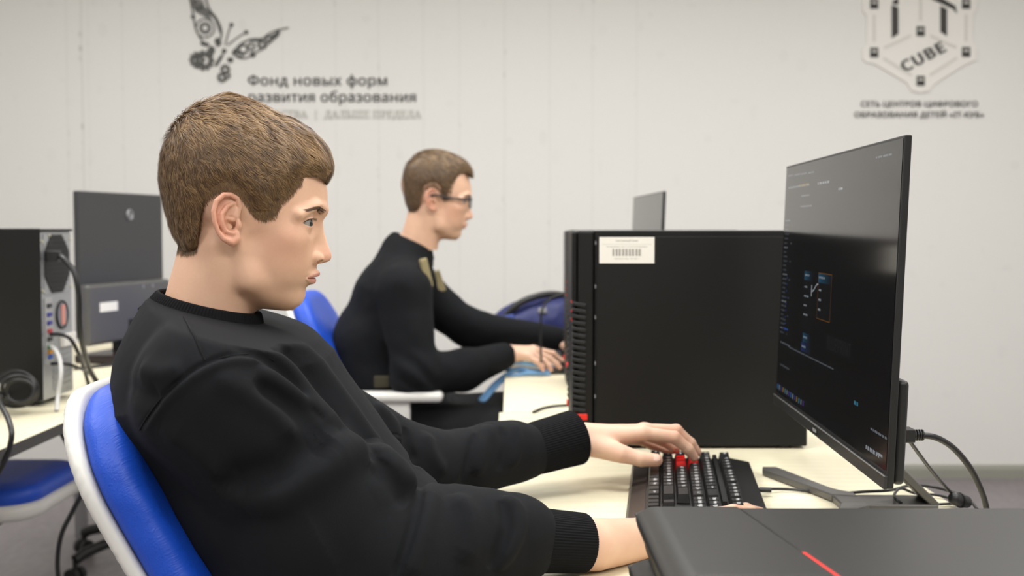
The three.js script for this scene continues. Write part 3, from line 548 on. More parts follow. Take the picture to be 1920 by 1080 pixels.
function makeEye(side, irisTone) {
  const g = new THREE.SphereGeometry(EYE_R, 64, 48), gaze = V(1, -0.1, 0.16).normalize(), p = g.attributes.position;
  g.deleteAttribute('uv'); g.setAttribute('uv', new THREE.BufferAttribute(new Float32Array(p.count * 2), 2));
  paint(g, (x, y, z) => {
    const c = (x * gaze.x + y * gaze.y + z * gaze.z) / EYE_R, a = Math.acos(clamp(c, -1, 1));
    if (a < 0.15) return [0.004, 0.004, 0.005];
    if (a < 0.47) { const n = 0.75 + 0.5 * noise3(Math.atan2(y, z) * 6, a * 3, 1); const e = a > 0.41 ? 0.35 : 1; return irisTone.map((v) => v * n * e); }
    return [0.40, 0.37, 0.35].map((v, i) => v * (1 + 0.05 * noise3(x * 0.3, y * 0.3, z * 0.3)) * (i ? 1 - 0.1 * smooth(0.9, 1.4, a) : 1));
  });
  for (let i = 0; i < p.count; i++) {   // the cornea bulges
    const v = V(p.getX(i), p.getY(i), p.getZ(i)), a = Math.acos(clamp(v.dot(gaze) / EYE_R, -1, 1)); if (a < 0.5) v.multiplyScalar(1 + 0.05 * (1 - (a / 0.5) ** 2)); p.setXYZ(i, v.x + EYE_C[0], v.y + EYE_C[1], v.z + side * EYE_C[2]);
  }
  g.computeVertexNormals(); return g;
}
function makeHeadSkin(cell) {
  const list = [netMesh(headField, [-102, -152, -86], [128, 132, 86], cell, { full: true })]; addEars(list);
  for (const g of list) paint(g, skinTone);
  return list;
}
const MM = new THREE.Matrix4().makeScale(0.001, 0.001, 0.001);
// ---------------------------------------------------------------- materials of the people
const weave = dataTex(256, (u, v) => 0.5 + 0.9 * tileNoise(u, v, 40, 2) + 0.25 * Math.sin(u * 6.283 * 64) * Math.sin(v * 6.283 * 64), { repeat: 60 });
const mSkin = mat(0xffffff, 0.5, { vertexColors: true, sheen: 0.15, sheenColor: lin(1, 0.7, 0.55), sheenRoughness: 0.5 });
const mHair = mat(0xffffff, 0.42, { vertexColors: true });
const mEye = mat(0xffffff, 0.12, { vertexColors: true, clearcoat: 1, clearcoatRoughness: 0.03 });
const mFleece = mat(lin(0.0080, 0.0087, 0.0104), 0.92, { specularIntensity: 0.35, sheen: 0.10, sheenColor: lin(0.30, 0.30, 0.32), sheenRoughness: 0.6, bumpMap: weave, bumpScale: 0.00012 });
const mRib = mat(lin(0.0058, 0.0062, 0.0073), 0.9, { specularIntensity: 0.35, sheen: 0.08, sheenColor: lin(0.3, 0.3, 0.32), sheenRoughness: 0.6 });
const mTrouser = mat(lin(0.011, 0.011, 0.012), 0.9, { sheen: 0.2, sheenColor: lin(0.3, 0.3, 0.32), sheenRoughness: 0.6 });
const mShoe = mat(lin(0.02, 0.02, 0.02), 0.5), mSole = mat(lin(0.6, 0.6, 0.58), 0.7);
const A = (v) => [v.x, v.y, v.z];
const pc = (x, y, d) => A(P(x, y, d));
// a ribbed knit cuff or collar: tube between two rings with ribs along its length
function ribTube(rings, ribs, depth, seg = 360) {
  const pos = [], idx = [], n = rings.length;
  for (let i = 0; i < n; i++) {
    const { c, u, v } = rings[i];
    for (let j = 0; j <= seg; j++) { const a = j / seg * Math.PI * 2, k = 1 + (rings[i].rib ?? 1) * depth * Math.cos(a * ribs); pos.push(c.x + (u.x * Math.cos(a) + v.x * Math.sin(a)) * k, c.y + (u.y * Math.cos(a) + v.y * Math.sin(a)) * k, c.z + (u.z * Math.cos(a) + v.z * Math.sin(a)) * k); }
  }
  for (let i = 0; i + 1 < n; i++) for (let j = 0; j < seg; j++) { const a = i * (seg + 1) + j, b = a + seg + 1; idx.push(a, b, a + 1, a + 1, b, b + 1); }
  const g = new THREE.BufferGeometry(); g.setAttribute('position', new THREE.Float32BufferAttribute(pos, 3)); g.setAttribute('uv', new THREE.Float32BufferAttribute(new Float32Array(pos.length / 3 * 2), 2)); g.setIndex(idx); g.computeVertexNormals(); return g;
}
function cuff(a, b, upA, upB, wide, depth = 0.012, ribs = 70) {   // a, b: axis ends; up*: half height there; wide: half width / half height
  const ax = b.clone().sub(a).normalize(), side = V(0, 0, 0).crossVectors(ax, V(0, 1, 0)).normalize(), up = V(0, 0, 0).crossVectors(side, ax).normalize(), rings = [];
  const prof = [[0.04, 0.86], [0, 0.94], [0.05, 1.0], [0.3, 1.01], [0.6, 1.0], [0.95, 1.0], [0.99, 0.995], [1.0, 0.975], [0.995, 0.93], [0.9, 0.91], [0.5, 0.90]];
  for (const [t, k] of prof) { const h = lerp(upA, upB, t) * k; rings.push({ c: a.clone().lerp(b, t), u: up.clone().multiplyScalar(h), v: side.clone().multiplyScalar(h * wide), rib: k > 0.9 ? 1 : 0.3 }); }
  return ribTube(rings, ribs, depth);
}
// fold lines: points of the photograph dropped onto the garment's own surface, then raised or pressed in
function onSurface(f, x, y, d0 = 1.0, d1 = 2.4) {
  let d = d0; for (let i = 0; i < 400 && d < d1; i++) { const p = P(x, y, d), v = f(p.x, p.y, p.z); if (v < 0.0008) break; d += Math.max(0.0008, v * 0.6); }
  return A(P(x, y, d));
}
function foldSet(f, defs) {
  return defs.map(([pts, amp, w]) => {
    const c = new THREE.CatmullRomCurve3(pts.map(([x, y]) => V(x, y, 0)), false, 'centripetal').getPoints(pts.length * 3);
    const q = c.map((p) => onSurface(f, p.x, p.y)); const lo = [1e9, 1e9, 1e9], hi = [-1e9, -1e9, -1e9];
    for (const p of q) for (let k = 0; k < 3; k++) { lo[k] = Math.min(lo[k], p[k] - 3 * w); hi[k] = Math.max(hi[k], p[k] + 3 * w); }
    return { q, amp, w, lo, hi };
  });
}
function foldAt(folds, x, y, z) {
  let s = 0;
  for (const F of folds) {
    if (x < F.lo[0] || y < F.lo[1] || z < F.lo[2] || x > F.hi[0] || y > F.hi[1] || z > F.hi[2]) continue;
    let m = 1e9, mt = 0; const n = F.q.length - 1;
    for (let i = 0; i < n; i++) {
      const a = F.q[i], b = F.q[i + 1], dx = b[0] - a[0], dy = b[1] - a[1], dz = b[2] - a[2], px = x - a[0], py = y - a[1], pz = z - a[2];
      const t = clamp((px * dx + py * dy + pz * dz) / (dx * dx + dy * dy + dz * dz + 1e-12), 0, 1), e = Math.hypot(px - dx * t, py - dy * t, pz - dz * t);
      if (e < m) { m = e; mt = (i + t) / n; }
    }
    s += 2.0 * F.amp * Math.exp(-Math.pow(m / (F.w * 0.8), 1.5)) * Math.min(1, 6 * mt, 6 * (1 - mt));
  }
  return s;
}
function finishPerson(g, base) { g.position.copy(base); for (const c of g.children) c.position.sub(base); }
function unionBox(list, pad) { const lo = [1e9, 1e9, 1e9], hi = [-1e9, -1e9, -1e9]; for (const [p, r] of list) for (let k = 0; k < 3; k++) { lo[k] = Math.min(lo[k], p[k] - r - pad); hi[k] = Math.max(hi[k], p[k] + r + pad); } return [lo, hi]; }
// hand from chains of [x, y, distance, radius in mm]
function handField(chains, palms) {
  const C = chains.map((c) => c.map((j) => [...pc(j[0], j[1], j[2]), j[3] / 1000])), L = palms.map((c) => c.map((j) => [...pc(j[0], j[1], j[2]), j[3] / 1000]));
  const f = (x, y, z) => {
    let d = 1e9;
    for (const c of L) { let e = 1e9; for (let i = 0; i + 1 < c.length; i++) e = Math.min(e, cone(x, y, z, c[i], c[i + 1], c[i][3], c[i + 1][3])); d = d > 1 ? e : smin(d, e, 0.014); }
    let all = d;
    for (const c of C) { let e = 1e9; for (let i = 0; i + 1 < c.length; i++) { const s = cone(x, y, z, c[i], c[i + 1], c[i][3], c[i + 1][3]); e = e > 1 ? s : smin(e, s, 0.004); } all = Math.min(all, smin(d, e, 0.008)); }
    return all + 0.0004 * noise3(x * 60, y * 60, z * 60);
  };
  return [f, unionBox([...C.flat(), ...L.flat()].map((j) => [j, j[3]]), 0.012), C];
}
const handTone = (tips) => (x, y, z) => {
  const f = fbm(x * 45, y * 45, z * 45, 3); let c = [0.75, 0.475, 0.34];
  let k = 0; for (const t of tips) k = Math.max(k, Math.exp(-((x - t[0]) ** 2 + (y - t[1]) ** 2 + (z - t[2]) ** 2) / 0.00022));
  c = c.map((v, i) => lerp(v, [0.70, 0.33, 0.23][i], 0.6 * k)); return c.map((v, i) => v * (1 + 0.1 * f * (i ? 1.3 : 0.6)));
};
function trousersAndShoes(g, hip, dNear, dFar, kneeX, footX, kneeDy = -0.045) {
  const H = A(hip), f = (x, y, z) => {
    let d = cone(x, y, z * 0.75 + H[2] * 0.25, [H[0], H[1] - 0.02, H[2]], [H[0] + 0.04, H[1] + 0.06, H[2]], 0.125, 0.125);
    for (const s of [dNear, dFar]) {
      d = smin(d, cone(x, y, z, [H[0] + 0.02, H[1] - 0.02, H[2] + s * 0.09], [kneeX, H[1] + kneeDy, H[2] + s * 0.13], 0.092, 0.07), 0.05);
      d = smin(d, cone(x, y, z, [kneeX, H[1] + kneeDy, H[2] + s * 0.13], [footX, 0.1, H[2] + s * 0.13], 0.068, 0.052), 0.03);
    }
    return Math.max(d, 0.075 - y) + 0.003 * noise3(x * 14, y * 14, z * 14);
  };
  part('trousers', netMesh(f, [H[0] - 0.2, 0.04, H[2] - 0.28], [kneeX + 0.12, H[1] + 0.25, H[2] + 0.28], 0.012), mTrouser, g, 'black trousers');
  for (const s of [dNear, dFar]) {
    const z0 = H[2] + s * 0.13, sh = (x, y, z) => { let d = smin(cone(x, y, z, [footX - 0.02, 0.055, z0], [footX + 0.19, 0.042, z0], 0.042, 0.034), cone(x, y, z, [footX - 0.01, 0.06, z0], [footX, 0.12, z0], 0.045, 0.047), 0.03); return Math.max(d, 0.012 - y); };
    const o = part('shoe', netMesh(sh, [footX - 0.1, 0, z0 - 0.08], [footX + 0.26, 0.2, z0 + 0.08], 0.008), mShoe, g, 'dark shoe');
    part('sole', box(footX - 0.065, 0.001, z0 - 0.04, footX + 0.225, 0.02, z0 + 0.04, 0.008, 2), mSole, o);
  }
}

// ---------------------------------------------------------------- the student at the front desk
const headSkin = makeHeadSkin(1.6);
function headMatrix(at, yaw, scale = 1) { return new THREE.Matrix4().compose(at, new THREE.Quaternion().setFromEuler(new THREE.Euler(0, yaw, 0)), V(scale, scale, scale)).multiply(MM); }
{
  const g = thing('person', 'student in a plain black sweatshirt with short light brown hair, typing at the near desk', 'person');
  const HM = headMatrix(P(440, 400, 1.45), 0.10);
  const skin = headSkin.map((h) => h.clone().applyMatrix4(HM));
  // far hand on the red keys
  const [fl, bl, cl] = handField([
    [[1205, 812, 1.90, 11.5], [1264, 820, 1.905, 10.4], [1290, 842, 1.91, 9], [1301, 857, 1.915, 8]],
    [[1208, 806, 1.925, 11], [1268, 807, 1.935, 10.2], [1294, 830, 1.94, 8.8], [1307, 848, 1.945, 7.8]],
    [[1203, 814, 1.95, 10], [1240, 826, 1.965, 8.6], [1262, 839, 1.97, 7.4], [1268, 843, 1.975, 7]],
    [[1190, 822, 1.97, 9], [1222, 835, 1.99, 7.5], [1245, 842, 2.0, 6.6], [1262, 845, 2.0, 6]],
    [[1112, 837, 1.88, 17], [1165, 851, 1.865, 14.5], [1203, 861, 1.86, 12], [1230, 863, 1.86, 10.8]],
  ], [
    [[975, 848, 1.83, 33], [1050, 832, 1.865, 27], [1096, 823, 1.895, 22]], [[1096, 824, 1.90, 23], [1205, 813, 1.90, 11.5]], [[1096, 820, 1.91, 21], [1208, 807, 1.925, 11.5]], [[1097, 822, 1.92, 19], [1203, 814, 1.95, 10.5]], [[1098, 826, 1.925, 17], [1190, 822, 1.97, 9.5]], [[1110, 832, 1.89, 17], [1150, 845, 1.872, 14.5]],
  ]);
  { const n = new THREE.SphereGeometry(1, 24, 16); n.scale(0.0068, 0.0054, 0.0016); n.rotateX(-0.55); n.rotateZ(-0.1); const c = P(1231, 859.5, 1.8515); n.translate(c.x, c.y, c.z); n.deleteAttribute('uv'); n.setAttribute('uv', new THREE.BufferAttribute(new Float32Array(n.attributes.position.count * 2), 2)); skin.push(paint(n, () => [0.78, 0.52, 0.42])); }
  const tipsL = [...cl.map((c) => c[c.length - 1]), ...cl.map((c) => c[1])];
  const hl = netMesh(fl, bl[0], bl[1], 0.0026); skin.push(paint(hl, handTone(tipsL)));
  // near hand on the number pad, mostly behind the laptops
  const [fr, br, cr] = handField([
    [[1325, 988, 1.60, 11], [1370, 963, 1.635, 9.4], [1398, 954, 1.665, 8.4], [1426, 960, 1.68, 7]],
    [[1322, 986, 1.58, 11], [1380, 973, 1.60, 9.4], [1416, 972, 1.625, 8], [1436, 977, 1.635, 7]],
    [[1320, 970, 1.565, 10.5], [1375, 958, 1.57, 9], [1408, 960, 1.585, 8], [1424, 972, 1.59, 7]],
    [[1312, 980, 1.55, 10], [1356, 974, 1.545, 8], [1384, 976, 1.55, 7], [1398, 984, 1.552, 6.4]],
    [[1250, 1000, 1.55, 15], [1300, 985, 1.61, 12], [1335, 978, 1.64, 10.5], [1358, 972, 1.66, 9.5]],
  ], [
    [[905, 1016, 1.362, 34], [1010, 1018, 1.388, 33], [1115, 1021, 1.425, 33], [1190, 1012, 1.475, 28], [1232, 1002, 1.505, 24]],
    [[1230, 1004, 1.52, 22], [1325, 975, 1.60, 12]], [[1230, 1004, 1.51, 22], [1322, 977, 1.58, 12]], [[1230, 1005, 1.50, 21], [1320, 978, 1.565, 11]], [[1228, 1006, 1.495, 19], [1312, 981, 1.55, 10.5]], [[1240, 1000, 1.53, 18], [1280, 990, 1.585, 14]],
  ]);
  skin.push(paint(netMesh(fr, br[0], br[1], 0.0034), handTone([...cr.map((c) => c[c.length - 1]), ...cr.map((c) => c[1])])));
  // trunk and arms under the clothes, joined to neck and forearms
  const S1 = pc(390, 735, 1.285), E1 = pc(725, 1040, 1.33), W1 = pc(930, 1022, 1.375), S2 = pc(540, 745, 1.615), E2 = pc(775, 880, 1.715), W2 = pc(1000, 846, 1.84), N0 = pc(392, 585, 1.45), N1 = pc(415, 735, 1.45), N2 = pc(520, 880, 1.45), N3 = pc(625, 1080, 1.45);
  const core = (x, y, z) => {
    let d = cone(x, y, z, N0, N1, 0.045, 0.06); d = smin(d, cone(x, y, z, N1, N2, 0.06, 0.09), 0.03); d = smin(d, cone(x, y, z, N2, N3, 0.09, 0.09), 0.03);
    d = smin(d, cone(x, y, z, N1, S1, 0.07, 0.045), 0.03); d = smin(d, cone(x, y, z, N1, S2, 0.07, 0.045), 0.03);
    d = smin(d, cone(x, y, z, S1, E1, 0.045, 0.038), 0.02); d = smin(d, cone(x, y, z, E1, W1, 0.038, 0.036), 0.02);
    d = smin(d, cone(x, y, z, S2, E2, 0.042, 0.034), 0.02); return smin(d, cone(x, y, z, E2, W2, 0.034, 0.03), 0.02);
  };
  const cb = unionBox([[N0, 0.1], [N3, 0.1], [S1, 0.06], [E1, 0.06], [W1, 0.05], [S2, 0.06], [E2, 0.05], [W2, 0.05]], 0.02);
  skin.push(paint(netMesh(core, cb[0], cb[1], 0.01), () => [0.74, 0.465, 0.33]));
  part('body', mergeGeometries(skin.map((h) => { const t = h.toNonIndexed(); return t; })), mSkin, g, 'fair skin of face, neck, hands and forearm');
  const hair = part('hair', makeHair(STYLE_A, 2.0).applyMatrix4(HM), mHair, g, 'short light brown hair brushed forward');
  part('eyebrows', makeBrows([0.12, 0.07, 0.04], 480).applyMatrix4(HM), mHair, g, 'brown eyebrows and lashes');
  for (const s of [1, -1]) part('eye', makeEye(s, [0.07, 0.085, 0.09]).applyMatrix4(HM), mEye, g, 'grey-blue eye');
  // sweatshirt
  const T0 = pc(398, 628, 1.45), T1 = pc(420, 712, 1.45), T2 = pc(528, 880, 1.45), T3 = pc(640, 1050, 1.45), T4 = pc(668, 1180, 1.45), zc = -1.45;
  const sh1 = pc(392, 745, 1.275), el1 = pc(715, 1050, 1.315), fo1 = pc(860, 1022, 1.355), cu1 = pc(972, 1010, 1.378);
  const sh2 = pc(535, 752, 1.625), el2 = pc(772, 880, 1.715), fo2 = pc(880, 868, 1.775), cu2 = pc(985, 846, 1.835);
  const bu0 = pc(585, 990, 1.285), bu1 = pc(688, 930, 1.305), pu0 = pc(925, 1012, 1.366), pu1 = pc(955, 1010, 1.374), qu0 = pc(922, 852, 1.798), qu1 = pc(958, 846, 1.818), nk0 = pc(412, 632, 1.45), nk1 = pc(455, 668, 1.45), ZS = 0.66, flat = (p) => [p[0], p[1], 0];
  const base = (x, y, z) => {
    const zz = (z - zc) * ZS;
    let t = cone(x, y, zz, flat(T0), flat(T1), 0.068, 0.128); t = smin(t, cone(x, y, zz, flat(T1), flat(T2), 0.128, 0.128), 0.04); t = smin(t, cone(x, y, zz, flat(T2), flat(T3), 0.128, 0.14), 0.04); t = smin(t, cone(x, y, zz, flat(T3), flat(T4), 0.14, 0.135), 0.04);
    let a = cone(x, y, z, sh1, el1, 0.083, 0.082); a = smin(a, cone(x, y, z, el1, fo1, 0.082, 0.068), 0.03); a = smin(a, cone(x, y, z, fo1, cu1, 0.068, 0.05), 0.02); a = smin(a, cone(x, y, z, bu0, bu1, 0.078, 0.056), 0.010); a = smin(a, cone(x, y, z, pu0, pu1, 0.060, 0.056), 0.010);
    let b = cone(x, y, z, sh2, el2, 0.07, 0.062); b = smin(b, cone(x, y, z, el2, fo2, 0.060, 0.05), 0.025); b = smin(b, cone(x, y, z, fo2, cu2, 0.05, 0.044), 0.02); b = smin(b, cone(x, y, z, qu0, qu1, 0.052, 0.050), 0.010);
    let d = smin(t, a, 0.014); d = smin(d, b, 0.016);
    d = smin(d, cone(x, y, z, nk0, nk1, 0.060, 0.062), 0.03);
    d = smin(d, cone(x, y, z, [T0[0] + 0.005, T0[1] - 0.005, zc], [sh1[0] + 0.01, sh1[1] + 0.022, sh1[2]], 0.066, 0.062), 0.05);
    d = smin(d, cone(x, y, z, [T0[0] + 0.005, T0[1] - 0.005, zc], [sh2[0] - 0.01, sh2[1] + 0.022, sh2[2]], 0.066, 0.06), 0.05);
    // open at the neck and at the cuffs
    return d;
  };
  const folds = foldSet(base, [
    [[[262, 806], [300, 750], [340, 712], [375, 687], [425, 668], [480, 664], [514, 677]], -0.0040, 0.0034],
    [[[268, 815], [306, 760], [346, 722], [380, 697], [428, 679], [480, 675], [510, 686]], 0.003, 0.006],
    [[[345, 590], [362, 625], [385, 676]], -0.0014, 0.003],
    [[[480, 690], [540, 728], [590, 765], [632, 812]], 0.009, 0.012], [[[470, 715], [520, 745], [570, 785], [605, 830]], -0.007, 0.012],
    [[[400, 705], [460, 735], [520, 780], [560, 830]], 0.005, 0.014],
    [[[455, 945], [525, 930], [580, 893], [625, 862], [660, 842], [700, 842]], 0.017, 0.019], [[[400, 915], [470, 900], [530, 885], [580, 850], [620, 828]], -0.015, 0.022],
    [[[300, 800], [360, 840], [420, 900], [470, 970]], 0.004, 0.02],
    [[[790, 900], [781, 960], [760, 1035], [742, 1085]], -0.007, 0.006], [[[812, 900], [800, 965], [778, 1040], [760, 1085]], 0.008, 0.012],
    [[[700, 850], [745, 880], [780, 905]], 0.008, 0.012], [[[690, 870], [735, 905], [762, 950]], -0.006, 0.012],
    [[[940, 938], [950, 985], [940, 1023], [918, 1068]], -0.008, 0.007], [[[952, 929], [972, 960], [968, 1008], [932, 1074]], 0.010, 0.0085],
    [[[850, 925], [880, 960], [885, 1010], [870, 1060]], 0.005, 0.014],
    [[[890, 812], [878, 866], [864, 912]], -0.006, 0.006], [[[915, 796], [905, 845], [893, 895]], 0.008, 0.011], [[[965, 792], [972, 830], [960, 880]], 0.006, 0.008], [[[940, 800], [945, 840], [935, 885]], -0.005, 0.007],
    [[[700, 755], [735, 790], [748, 830]], 0.006, 0.010], [[[760, 800], [765, 840], [790, 885]], -0.006, 0.008], [[[800, 808], [812, 850], [835, 890]], 0.004, 0.012],
    [[[515, 620], [580, 668], [650, 758], [710, 838], [785, 893]], 0.009, 0.013], [[[500, 640], [560, 685], [620, 765], [690, 845], [760, 895]], -0.009, 0.012],
    [[[415, 618], [480, 642], [540, 688], [595, 757], [672, 830]], 0.008, 0.011], [[[430, 645], [490, 668], [545, 715], [590, 770], [640, 815]], -0.006, 0.010],
    [[[260, 690], [300, 700], [345, 690]], 0.004, 0.014], [[[235, 720], [275, 745], [300, 740]], -0.003, 0.012], [[[455, 610], [500, 622], [545, 650]], 0.005, 0.008],
  ]);
  const neckA = pc(398, 520, 1.45), neckB = pc(384, 610, 1.45);
  const shirt = (x, y, z) => {
    let d = base(x, y, z);
    if (Math.abs(d) < 0.05) d -= foldAt(folds, x, y, z) + 0.0045 * fbm(x * 9, y * 9, z * 9, 2) + 0.0002 * noise3(x * 60, y * 60, z * 60);
    d = smax(d, -cone(x, y, z, neckA, neckB, 0.057, 0.058), 0.006);
    return smax(d, (y - T0[1]) * 0.97 - (x - T0[0]) * -0.25 - 0.030, 0.006);
  };
  const sb = unionBox([[T0, 0.12], [T1, 0.2], [T4, 0.17], [sh1, 0.1], [el1, 0.1], [cu1, 0.07], [sh2, 0.1], [el2, 0.08], [cu2, 0.07], [[T2[0], T2[1], zc - 0.2], 0.02], [[T2[0], T2[1], zc + 0.2], 0.02]], 0.03);
  const sweat = part('sweatshirt', netMesh(shirt, sb[0], sb[1], 0.0033, { slack: 1.9 }), mFleece, g, 'plain black cotton sweatshirt');
  for (const line of [[[262, 806], [280, 776], [300, 750], [320, 730], [340, 712], [358, 698], [375, 688], [400, 676], [425, 669], [452, 665], [480, 664], [500, 669], [514, 677]], [[345, 594], [353, 608], [362, 626], [374, 652], [384, 676]]])
    part('seam', tube(line.map(([x, y]) => V(...onSurface(shirt, x, y))), 0.0013, 90, 6), mRib, sweat, 'raised seam line');
  part('cuff', cuff(P(985, 846, 1.838), P(1079, 820, 1.884), 0.041, 0.0455, 1.05), mRib, sweat, 'ribbed black cuff');
  part('cuff', cuff(P(960, 1010, 1.374), P(1094, 1018, 1.413), 0.040, 0.0365, 1.12), mRib, sweat, 'ribbed black cuff');
  // collar: a ribbed band lying around the neck
  {
    const c0 = P(388, 585, 1.45), tilt = V(88, -22, 0).normalize(), rings = [], sideV = V(0, 0, 1), up = V(0.28, 0.96, 0).normalize();
    for (const [h, r] of [[-0.014, 0.0815], [-0.008, 0.0775], [-0.001, 0.0735], [0.007, 0.0695], [0.0125, 0.0665], [0.0145, 0.0635], [0.012, 0.061], [-0.008, 0.0595]]) rings.push({ c: c0.clone().addScaledVector(up, h), u: tilt.clone().multiplyScalar(r), v: sideV.clone().multiplyScalar(r * 1.02) });
    part('collar', ribTube(rings, 110, 0.006, 660), mRib, sweat, 'ribbed black crew neck');
  }
  trousersAndShoes(g, P(655, 1225, 1.45), 1, -1, 0.24, 0.16);
  finishPerson(g, V(-0.2, 0, -1.45));
}
// ---------------------------------------------------------------- the student in glasses
{
  const g = thing('person', 'student wearing glasses and a black jumper at the far desk', 'person');
  const HM = headMatrix(P(809, 371, 3.42), 0.05, 1.02);
  const skin = headSkin.map((h) => h.clone().applyMatrix4(HM));
  const [fr, br, cr] = handField([
    [[1000, 655, 3.40, 11], [1036, 663, 3.42, 9.4], [1052, 676, 3.43, 8], [1058, 685, 3.43, 7]],
    [[1000, 660, 3.38, 11], [1030, 672, 3.39, 9.4], [1044, 683, 3.39, 8], [1050, 690, 3.39, 7]],
    [[996, 664, 3.36, 10.5], [1020, 677, 3.355, 9], [1030, 686, 3.35, 8], [1033, 693, 3.35, 7]],
    [[990, 668, 3.34, 10], [1008, 679, 3.33, 8], [1016, 687, 3.33, 7], [1018, 693, 3.33, 6.4]],
    [[965, 660, 3.40, 15], [992, 668, 3.44, 12], [1014, 680, 3.46, 10.5], [1026, 688, 3.47, 9.5]],
  ], [[[870, 690, 3.28, 34], [930, 672, 3.32, 29], [952, 664, 3.34, 25]], [[952, 663, 3.36, 23], [1000, 655, 3.40, 12]], [[952, 663, 3.35, 23], [1000, 660, 3.38, 12]], [[952, 664, 3.34, 22], [996, 664, 3.36, 11]], [[952, 666, 3.335, 20], [990, 668, 3.34, 10.5]], [[955, 662, 3.37, 18], [975, 664, 3.41, 14]]]);
  skin.push(paint(netMesh(fr, br[0], br[1], 0.004), handTone(cr.map((c) => c[c.length - 1]))));
  const [fl, bl, cl] = handField([
    [[1055, 634, 3.58, 11], [1072, 640, 3.57, 9.4], [1084, 652, 3.56, 8], [1088, 660, 3.56, 7]], [[1056, 634, 3.60, 11], [1074, 640, 3.60, 9.4], [1086, 652, 3.60, 8], [1090, 660, 3.60, 7]], [[1054, 636, 3.62, 10], [1072, 642, 3.63, 9], [1082, 652, 3.63, 8], [1086, 660, 3.63, 7]], [[1050, 640, 3.64, 10], [1066, 646, 3.66, 8], [1074, 654, 3.66, 7], [1078, 660, 3.66, 6]], [[1044, 640, 3.57, 14], [1058, 648, 3.545, 12], [1066, 655, 3.53, 10], [1072, 660, 3.53, 9]],
  ], [[[960, 625, 3.572, 30], [1030, 632, 3.575, 25]], [[1030, 632, 3.57, 23], [1055, 634, 3.58, 12]], [[1030, 632, 3.58, 23], [1056, 634, 3.60, 12]], [[1030, 633, 3.59, 22], [1054, 636, 3.62, 11]], [[1030, 634, 3.60, 20], [1050, 640, 3.64, 10]]]);
  skin.push(paint(netMesh(fl, bl[0], bl[1], 0.004), handTone(cl.map((c) => c[c.length - 1]))));
  const N0 = pc(775, 460, 3.42), N1 = pc(745, 540, 3.42), N2 = pc(705, 640, 3.42), N3 = pc(712, 735, 3.42), S1 = pc(752, 545, 3.25), E1 = pc(782, 705, 3.2), W1 = pc(880, 690, 3.28), S2 = pc(790, 540, 3.60), E2 = pc(880, 615, 3.56), W2 = pc(970, 625, 3.57);
  const core = (x, y, z) => { let d = smin(cone(x, y, z, N0, N1, 0.052, 0.08), cone(x, y, z, N1, N2, 0.08, 0.085), 0.03); d = smin(d, cone(x, y, z, N2, N3, 0.085, 0.085), 0.03); for (const [S, E, W] of [[S1, E1, W1], [S2, E2, W2]]) { d = smin(d, cone(x, y, z, N1, S, 0.06, 0.045), 0.03); d = smin(d, cone(x, y, z, S, E, 0.045, 0.036), 0.02); d = smin(d, cone(x, y, z, E, W, 0.036, 0.03), 0.02); } return d; };
  const cb = unionBox([[N0, 0.1], [N3, 0.1], [S1, 0.06], [E1, 0.06], [W1, 0.05], [S2, 0.06], [E2, 0.05], [W2, 0.05], [N2, 0.12]], 0.02);
  skin.push(paint(netMesh(core, cb[0], cb[1], 0.012), () => [0.74, 0.465, 0.33]));
  part('body', mergeGeometries(skin.map((h) => h.toNonIndexed())), mSkin, g, 'fair skin of face, neck and hands');
  part('hair', makeHair(STYLE_B, 2.6).applyMatrix4(HM), mHair, g, 'short light brown hair swept up in front');
  part('eyebrows', makeBrows([0.085, 0.048, 0.026], 120).applyMatrix4(HM), mHair, g);
  for (const s of [1, -1]) part('eye', makeEye(s, [0.12, 0.13, 0.13]).applyMatrix4(HM), mEye, g);
  // glasses
  const mFrame = mat(lin(0.012, 0.011, 0.013), 0.35), rim = (s) => { const pts = []; for (let i = 0; i < 24; i++) { const a = i / 24 * 6.283, u = Math.sign(Math.cos(a)) * Math.abs(Math.cos(a)) ** 0.7 * 25, v = Math.sign(Math.sin(a)) * Math.abs(Math.sin(a)) ** 0.7 * 17; pts.push(V(116 - Math.abs(u + 32) * 0.12, -13 + v - 0.07 * 0, s * (32 + u))); } return pts; };
  const gl = new THREE.Group(); gl.name = 'glasses'; gl.userData.label = 'dark rectangular glasses'; g.add(gl);
  for (const s of [1, -1]) { part('rim', tube(rim(s), 1.9, 90, 8, true).applyMatrix4(HM), mFrame, gl); part('temple_arm', tube([[111, -6, s * 58], [104, -6, s * 66], [70, -4, s * 72], [30, 2, s * 76], [4, 6, s * 78], [-12, -8, s * 77]], 3.2, 50, 8).applyMatrix4(HM), mFrame, gl);
    const sh = new THREE.Shape(); rim(s).forEach((p, i) => i ? sh.lineTo(p.z, p.y) : sh.moveTo(p.z, p.y)); const ln = new THREE.ShapeGeometry(sh); const pp = ln.attributes.position; for (let i = 0; i < pp.count; i++) { const z = pp.getX(i), y = pp.getY(i); pp.setXYZ(i, 116 - Math.abs(Math.abs(z)) * 0.12 + 0.2, y, z); } ln.computeVertexNormals(); part('lens', ln.applyMatrix4(HM), mat(0xffffff, 0.03, { transmission: 1, thickness: 0, ior: 1.5 }), gl, 'clear lens'); }
  part('bridge', tube([[115, -6, -8], [119, -4, 0], [115, -6, 8]], 1.8, 16, 8).applyMatrix4(HM), mFrame, gl);
  // jumper
  const T0 = pc(762, 478, 3.42), T1 = pc(738, 548, 3.42), T2 = pc(700, 640, 3.42), T3 = pc(712, 705, 3.42), T4 = pc(730, 760, 3.42), zc = -3.42, ZS = 0.62, fz = (p) => [p[0], p[1], 0];
